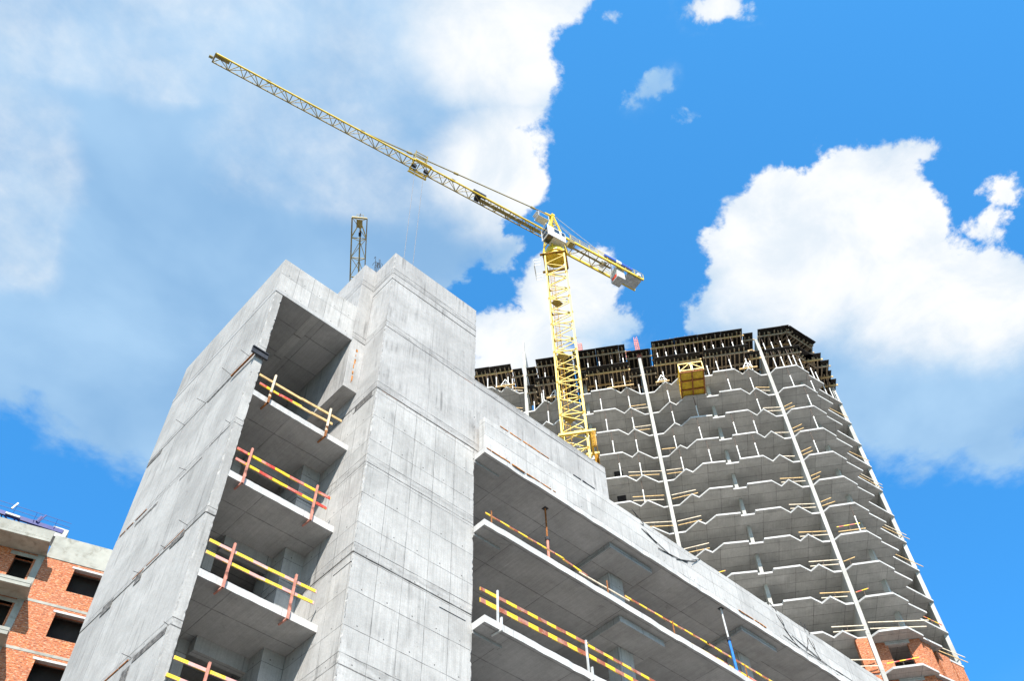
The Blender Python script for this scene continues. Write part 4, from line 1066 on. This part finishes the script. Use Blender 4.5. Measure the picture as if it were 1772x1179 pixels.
# end plates on the fin tops
MB(TF).box(-12.12, -11.98, 2.05, 2.33, 79.602, 81.6).build('fin_top', 'conc_fin', TW)

# reinforcement cages on top of the fins
for (s, d, z0_, z1_, lab) in ((-0.02, -0.1, 78.6, 81.9, 'red-painted reinforcement cage standing on the middle fin of the tower'), (-6.1, 0.4, 79.3, 81.8, 'small pinkish reinforcement cage rising behind the crane mast'),
                              (12.2, -0.3, 78.8, 80.0, 'short reinforcement cage above the right-hand fin')):
    if s > 10: continue
    t = thing('rebar_cage', lab, 'rebar cage', TF((s, d, z0_)))
    b = MB(TF)
    for q in (-0.2, 0, 0.2):
        for e in (-0.22, 0.22): b.bar((s + q, d + e, z0_), (s + q * 0.8, d + e, z1_ + random.uniform(0, 0.5)), 0.05)
    z = z0_ + 0.15
    while z < z1_:
        b.box(s - 0.24, s + 0.24, d - 0.27, d - 0.22, z, z + 0.09); b.box(s - 0.24, s + 0.24, d + 0.22, d + 0.27, z, z + 0.09); b.box(s + 0.2, s + 0.25, d - 0.25, d + 0.25, z, z + 0.09); z += 0.32
    b.build('bars', 'pinkcage', t)
t = thing('column_shutter', 'small rusty red column shutter beside the red cage', 'formwork', TF((-1.0, -0.4, 79.3)))
b = MB(TF); b.box(-1.35, -0.75, -0.5, -0.4, 79.25, 80.7); b.build('panel', 'rust', t); b = MB(TF); b.box(-1.4, -0.7, -0.4, -0.33, 79.6, 79.7); b.box(-1.4, -0.7, -0.4, -0.33, 80.2, 80.3); b.build('waler', 'pinkcage', t)
t = thing('shutter_board', 'narrow white upright panel left of the rusty red shutter', 'formwork', TF((-1.8, -0.4, 79.3)))
b = MB(TF); b.box(-2.3, -1.7, -0.5, -0.42, 79.25, 81.0); b.build('panel', 'white', t)
b = MB(TF); b.box(-2.25, -1.75, -0.42, -0.36, 79.7, 79.78); b.build('waler', 'galv', t)

# starter bars over the upper deck
b = MB(TF); s = 1.8
while s < 10.3:
    b.bar((s, 0.9, 79.25), (s + random.uniform(-.05, .05), 0.9, 80.1 + random.uniform(-.15, .25)), 0.018); s += 0.28
b.bar((1.8, 0.9, 79.7), (10.3, 0.9, 79.8), 0.015)
tag(b.build('rebar_mat', 'rebar'), 'row of thin starter bars sticking up above the long upper formwork deck', 'rebar')


# ------------------------------------------------------------------ formwork decks
PROPG = 'white steel props between the tower floors'
def deck(label, s0, s1, df, z, depth=7.0, fr=TF, zprop=None, beams=(0.75, 2.3), jstep=0.46, props=True, jlen=None, lipz=0.0):
    """slab formwork: dark plywood sheets on joists on two beams; z = underside of the plywood"""
    mid = fr(((s0 + s1) / 2, df, z))
    t = thing('formwork_deck', label, 'formwork', mid, 'formwork decks of the tower top')
    # plywood sheets
    s = s0
    while s < s1 - 0.1:
        e = min(s1, s + 2.44)
        MB(fr).box(s + 0.006, e - 0.006, df - depth, df + random.uniform(-0.05, 0.05), z, z + 0.045).build('plywood_sheet', 'plywood', t); s = e
    s = s0 + 0.18
    while s < s1 - 0.05:
        MB(fr).box(s - 0.05, s + 0.05, df - depth + 0.1, df - random.uniform(0.25, 0.55), z - 0.20, z - 0.002).build('joist', 'joist', t)
        if random.random() < 0.12: s += 0.16
        else: s += jstep * random.uniform(0.8, 1.15)
    for q in beams:
        if q < depth: MB(fr).box(s0 - 0.1, s1 + 0.1, df - q - 0.05, df - q + 0.05, z - 0.40, z - 0.203).build('beam', 'joist' if random.random() < 0.6 else 'timber', t)
    return t


def ring_props(pts, z0, z1, what):
    for i, (s, d) in enumerate(pts):
        w = TF((s, d, z0))
        add_prop(w, z1 - z0, what)


PROTO = {}
def add_prop(w, h, label):
    key = round(h, 2)
    if key not in PROTO:
        t = thing('steel_prop', label, 'steel prop', w, PROPG)
        b = MB(); b.tube(Vector(w), Vector(w) + UZ * h * 0.55, 0.05, 7); b.build('outer_tube', 'white', t)
        b = MB(); b.tube(Vector(w) + UZ * h * 0.55, Vector(w) + UZ * h, 0.033, 7); b.build('inner_tube', 'prop_inner', t)
        b = MB(); b.tube(Vector(w) + UZ * h * 0.53, Vector(w) + UZ * (h * 0.53 + 0.12), 0.075, 7); b.build('collar', 'galv', t)
        PROTO[key] = t
        return t
    return dup(PROTO[key], w, label)


WH = ('far left', 'left', 'middle', 'right', 'far right')
def where(s):
    if s < -12.2: return 'left of the leftmost fin'
    if s < -6.9: return 'left of the crane mast'
    if s < 0: return 'left of the middle fin'
    if s < 6: return 'right of the middle fin'
    if s < 12.2: return 'left of the right-hand fin'
    return 'right of the right-hand fin'


UP = 79.15; LO = 76.05
deck('upper formwork deck between the crane mast and the red cage', -6.95, -1.40, 1.80, UP)
deck('short recessed upper deck right under the red cage', -1.32, 1.25, 0.70, UP, 6.0)
deck('longest upper formwork deck, right of the red cage', 1.38, 10.95, 1.62, UP)
deck('small stepped-back upper deck just left of the right-hand fin', 11.0, 12.05, 0.86, UP, 6.0)
deck('upper formwork deck at the tower corner, right of the right-hand fin', 12.55, 15.80, 1.12, UP)
deck('lower deck half behind the crane mast', -6.9, -5.80, 1.40, LO, 6.0)
deck('lower formwork deck between crane mast and middle fin', -5.72, -1.38, 1.82, LO)
deck('lower deck tucked in left of the middle fin', -1.30, -0.25, 0.80, LO, 6.0)
deck('lower formwork deck directly right of the middle fin, above the yellow cage', 1.34, 5.97, 1.82, LO)
deck('short lower deck just right of the middle fin', 0.25, 1.30, 0.80, LO, 6.0)
deck('lower formwork deck between yellow cage and right-hand fin', 6.34, 10.86, 1.92, LO)
deck('short lower deck left of the right-hand fin', 10.92, 12.05, 0.86, LO, 6.0)
deck('lower formwork deck at the tower corner, right of the right-hand fin', 12.55, 16.10, 0.84, LO)
deck('leftmost formwork deck beside the concrete shaft', -18.0, -13.32, 3.86, LO)
deck('short deck piece against the leftmost fin', -13.26, -12.26, 3.02, LO, 6.0)
deck('small deck piece just right of the leftmost fin', -11.84, -10.8, 3.0, LO, 6.0)
deck('upper of the two decks left of the crane mast', -10.74, -7.0, 3.88, LO)
deck('lower of the two decks left of the crane mast', -10.9, -7.0, 4.0, 72.95)
deck('small low deck piece right of the leftmost fin', -11.84, -10.95, 3.2, 72.95, 2.6)
FR1 = rot45(15.85, 1.10)
deck('upper deck turning round the tower corner', 0.1, 4.0, 0.0, UP, 4.5, FR1)
FR2 = rot45(16.15, 0.82)
deck('lower deck turning round the tower corner', 0.1, 3.2, -0.3, LO, 4.5, FR2)
deck('jutting plywood platform at the upper right of the crown', 16.6, 18.35, -2.35, UP, 1.3, beams=(0.5,))
deck('first stepped platform on the right edge of the crown', 16.4, 18.30, -0.68, LO, 2.8, beams=(0.6,))
deck('second stepped platform on the right edge of the crown', 17.2, 19.15, -1.72, LO, 2.8, beams=(0.6,))
deck('third stepped platform on the right edge of the crown', 17.6, 19.45, -3.25, LO, 2.8, beams=(0.6,))
deck('last and lowest platform on the right edge of the crown', 18.2, 20.0, -4.50, LO, 2.8, beams=(0.6,))

NTH = ('topmost', 'first', 'second', 'third', 'fourth', 'fifth', 'sixth', 'seventh', 'eighth', 'ninth', 'tenth', 'eleventh')
# props under the decks
ORD = ('first', 'second', 'third', 'fourth', 'fifth', 'sixth', 'seventh', 'eighth', 'ninth', 'tenth', 'eleventh', 'twelfth', 'thirteenth', 'fourteenth', 'fifteenth', 'sixteenth', 'seventeenth', 'eighteenth', 'nineteenth', 'twentieth', 'twenty-first', 'twenty-second', 'twenty-third', 'twenty-fourth', 'twenty-fifth', 'twenty-sixth', 'twenty-seventh', 'twenty-eighth')
def prop_row(lst, z, h, note):
    for i, (s, d) in enumerate(sorted(lst)):
        add_prop(TF((s, d, z)), h, '%s prop from the left %s' % (ORD[i], note))
prop_row(((-4.95, 1.1), (-3.3, 1.0), (-2.07, 1.1), (1.93, 0.95), (3.6, 1.3), (4.9, 1.25), (6.41, 0.9), (7.36, 1.3), (8.67, 1.3), (10.32, 1.1), (13.13, 0.62), (13.87, 0.66), (14.64, 0.66), (15.1, 0.6), (15.74, 0.0), (16.89, -1.4), (-0.65, -0.3), (10.75, 0.7), (17.4, -2.0), (18.2, -3.8), (18.9, -4.5), (19.5, -5.1)),
         Z0 + 0.201, 2.69, 'under the lower formwork decks right of the crane mast')
prop_row(((-15.78, 3.4), (-14.88, 3.4), (-13.71, 3.2), (-13.31, 2.9)), Z0 + 0.201, 2.69, 'under the leftmost formwork deck')
prop_row(((-10.4, 3.1), (-9.0, 3.3), (-11.3, 2.2), (-8.2, 3.1)), Z0 - H + 0.201, 2.49, 'under the low deck left of the crane mast')
prop_row([(s, 1.1 if s < 11 else 0.35) for s in (-5.5, -4.3, -3.0, -1.8, 1.8, 2.7, 3.7, 4.8, 5.7, 6.7, 7.6, 8.6, 9.6, 10.6, 12.8, 13.6, 14.5, 15.4)], LO + 0.05, 2.64, 'standing on the lower formwork decks')
prop_row([(-9.9, 3.2), (-8.7, 3.2)], 73.0, 2.64, 'between the two decks left of the mast')
for k, lst in {1: ((-10.2, 3.3), (-4.75, 1.1), (-1.95, 0.9), (1.95, 0.95), (7.95, 1.3), (10.15, 1.05), (14.05, 0.62), (16.1, -0.45)), 2: ((-4.5, 1.1), (-1.95, 0.85), (1.93, 0.9), (4.24, 1.25), (10.1, 0.95), (14.9, 0.6), (-9.9, 3.2)), 3: ((-4.2, 1.1), (-2.0, 0.8), (1.6, 0.6), (4.0, 1.3), (7.2, 1.3), (9.07, 1.15), (14.63, 0.62)),
               4: ((-3.9, 1.1), (-2.05, 0.8), (1.75, 0.8), (4.3, 1.3), (6.85, 1.3), (8.5, 1.3), (13.8, 0.62)), 5: ((-2.2, 0.5),), 7: ((14.6, 0.62),)}.items():
    prop_row(lst, Z0 - k * H + 0.201, H - 0.2, 'on the %s slab below the crown' % NTH[k])

# tripods and timber beams on the top slab edge
for (s0, s1, d, z, tr_) in ((-15.0, -13.0, 3.35, Z0 + 0.25, 1), (-9.9, -8.3, 3.6, Z0 - H + 0.25, 1), (1.0, 2.4, 0.95, Z0 + 0.25, 1), (9.4, 11.2, 1.1, Z0 + 0.25, 1), (-3.9, -1.2, 1.1, Z0 + 0.25, 0), (8.9, 11.5, 0.55, LO + 0.5, 0)):
    t = thing('timber_beam', 'yellow timber beam lying at the slab edge, ' + where(s0) + (' with a tripod' if tr_ else ''), 'timber', TF((s0, d, z)))
    MB(TF).box(s0, s1, d - 0.06, d + 0.06, z, z + 0.12).build('beam', 'timber', t)
    if tr_:
        b = MB(TF); c = ((s0 + s1) / 2, d - 0.1, z + 1.2)
        for q in ((-0.6, 0.0), (0.6, 0.0), (0.0, -0.6)): b.bar(c, (c[0] + q[0], c[1] + q[1], z + 0.0), 0.045)
        b.bar((c[0] - 0.35, c[1], z + 0.5), (c[0] + 0.35, c[1], z + 0.5), 0.03); b.build('tripod', 'galv', t)

# timber guard rails along the tower slabs
def trail(k, a, c, hs, mats, note, wh=None):
    z = Z0 - k * H + 0.2
    t = thing('guard_rail', '%s on the %s slab below the crown, %s' % (note, NTH[k], wh or where(a[0])), 'guard rail', TF((a[0], a[1], z)), 'guard rails of the tower')
    for h_, mm in zip(hs, mats):
        b = MB(TF); ex = random.uniform(-0.15, 0.3)
        p = Vector((a[0] - 0.1, a[1], z + h_)); q = Vector((c[0] + ex, c[1], z + h_ + random.uniform(-0.06, 0.06)))
        b.bar(p, q, 0.035, 0.075); b.build('rail_board', mm, t)
    b = MB(TF)
    mx = ((a[0] + c[0]) / 2, (a[1] + c[1]) / 2)
    b.bar((mx[0], mx[1] - 0.04, z), (mx[0], mx[1] - 0.04, z + max(hs) + 0.1), 0.04); b.build('post', 'prop_inner', t)
L2 = (-3.1, 0.62); L2e = (-0.4, 0.25); R2a = (0.35, 0.2); R2e = (2.3, 0.5)
for k in (1, 2, 4, 5, 6, 7):
    trail(k, L2 if k not in (1, 2) else (-2.0, 0.3), L2e, (0.45, 0.9) if k != 3 else (0.45,), (('pale_timber', 'timber') if k % 2 else ('timber', 'pale_timber')), 'timber rail')
for k in (3, 4, 5, 6, 7): trail(k, R2a, R2e if k > 4 else (1.6, 0.2), (0.45, 0.9) if k > 3 else (0.6,), ('timber', 'pale_timber'), 'timber rail')
trail(8, (0.35, 0.25), (3.2, 0.9), (0.75,), ('stripe',), 'striped rail')
for k in (1, 2, 3, 4, 5, 6, 7, 8, 9, 10):
    trail(k, (9.9 if k > 4 else 10.6, 0.45), (11.95, 0.2), (0.45, 0.9) if k not in (3, 4) else (0.5,), ('pale_timber', 'timber') if k % 2 else ('pale_timber', 'pale_timber'), 'timber rail')
for k in (2, 3, 4, 5, 6, 8): trail(k, (12.6, 0.2), (13.3, 0.55), (0.5, 0.95) if k != 8 else (0.7,), ('timber', 'timber'), 'short timber rail')
trail(7, (13.0, 0.55), (14.8, 0.62), (0.35, 0.85), ('timber', 'stripe'), 'striped rail')
trail(9, (12.6, 0.3), (13.6, 0.55), (0.7,), ('stripe',), 'short striped rail')
trail(10, (12.6, 0.4), (16.8, -0.2), (0.4, 0.95), ('pale_timber', 'pale_timber'), 'long pale timber rail')
trail(11, (12.7, -0.1), (15.2, 0.3), (0.8,), ('stripe',), 'striped rail')
trail(11, (9.0, 0.9), (11.9, 0.4), (0.4, 0.95), ('pale_timber', 'pale_timber'), 'pale timber rail')
for k in (1, 3, 4, 6, 7, 9, 10, 11):
    trail(k, (17.5, -3.1), (20.0 if k in (4, 6, 7, 10) else 19.5, -5.5 if k in (4, 6, 7, 10) else -5.05), (0.42, 0.85) if k % 2 == 0 else (0.5,), ('timber', 'pale_timber') if k != 9 else ('stripe',), 'timber rail', 'on the slanting right side')
trail(1, (-12.9 - 1.3, 2.6), (-12.4, 2.1), (0.45, 0.9), ('pale_timber', 'timber'), 'timber rail')
trail(0, (-12.9 - 1.3, 2.6), (-12.4, 2.1), (0.45, 0.9), ('pale_timber', 'timber'), 'timber rail')

# yellow receiving platform
t = thing('loading_platform', 'yellow steel loading platform with a railing sticking out below the tower crown', 'platform', TF((4.3, 1.5, 70.0)))
b = MB(TF)
for i in range(2):
    for j in range(3): b.box(3.22 + i * 1.1, 4.24 + i * 1.1, 1.08 + j * 1.12, 2.10 + j * 1.12, 70.12, 70.16)
b.build('deck_plate', 'yellow_panel', t)
b = MB(TF)
for s in (3.16, 4.28, 5.40): b.box(s - 0.06, s + 0.06, 0.4, 4.46, 69.98, 70.118)
for j in range(4): b.box(3.10, 5.46, 1.0 + j * 1.12, 1.1 + j * 1.12, 69.975, 70.119)
b.build('floor_frame', 'rust', t)
b = MB(TF)
for s in (3.14, 5.42):
    for d in (1.1, 2.2, 3.3, 4.42): b.bar((s, d, 70.12), (s, d, 71.35), 0.07)
    for h_ in (70.72, 71.32): b.bar((s, 1.1, h_), (s, 4.42, h_), 0.07)
for h_ in (70.3, 71.32): b.bar((3.14, 4.42, h_), (5.42, 4.42, h_), 0.09)
b.bar((3.14, 4.42, 70.3), (4.28, 4.42, 71.3), 0.06); b.bar((5.42, 4.42, 70.3), (4.28, 4.42, 71.3), 0.06); b.bar((4.28, 4.42, 70.2), (4.28, 4.42, 71.3), 0.08)
b.build('railing', 'yellow', t)
b = MB(TF)
for s in (3.14, 5.42): b.tube((s, 3.6, 71.3), (s, 0.6, 72.9), 0.03, 6)
b.build('tie_rod', 'yellow', t)
# two dark plates under a balcony soffit
for (s, d, k) in ((-4.5, -1.85, 3), (-4.55, -1.9, 4)):
    tag(MB(TF).box(s, s + 0.8, d, d + 0.75, Z0 - k * H - 0.05, Z0 - k * H - 0.003).build('soffit_plate', 'dark'), 'dark square plate under the tower slab beside the wing roof, %s of two' % ('upper' if k == 3 else 'lower'), 'plate')
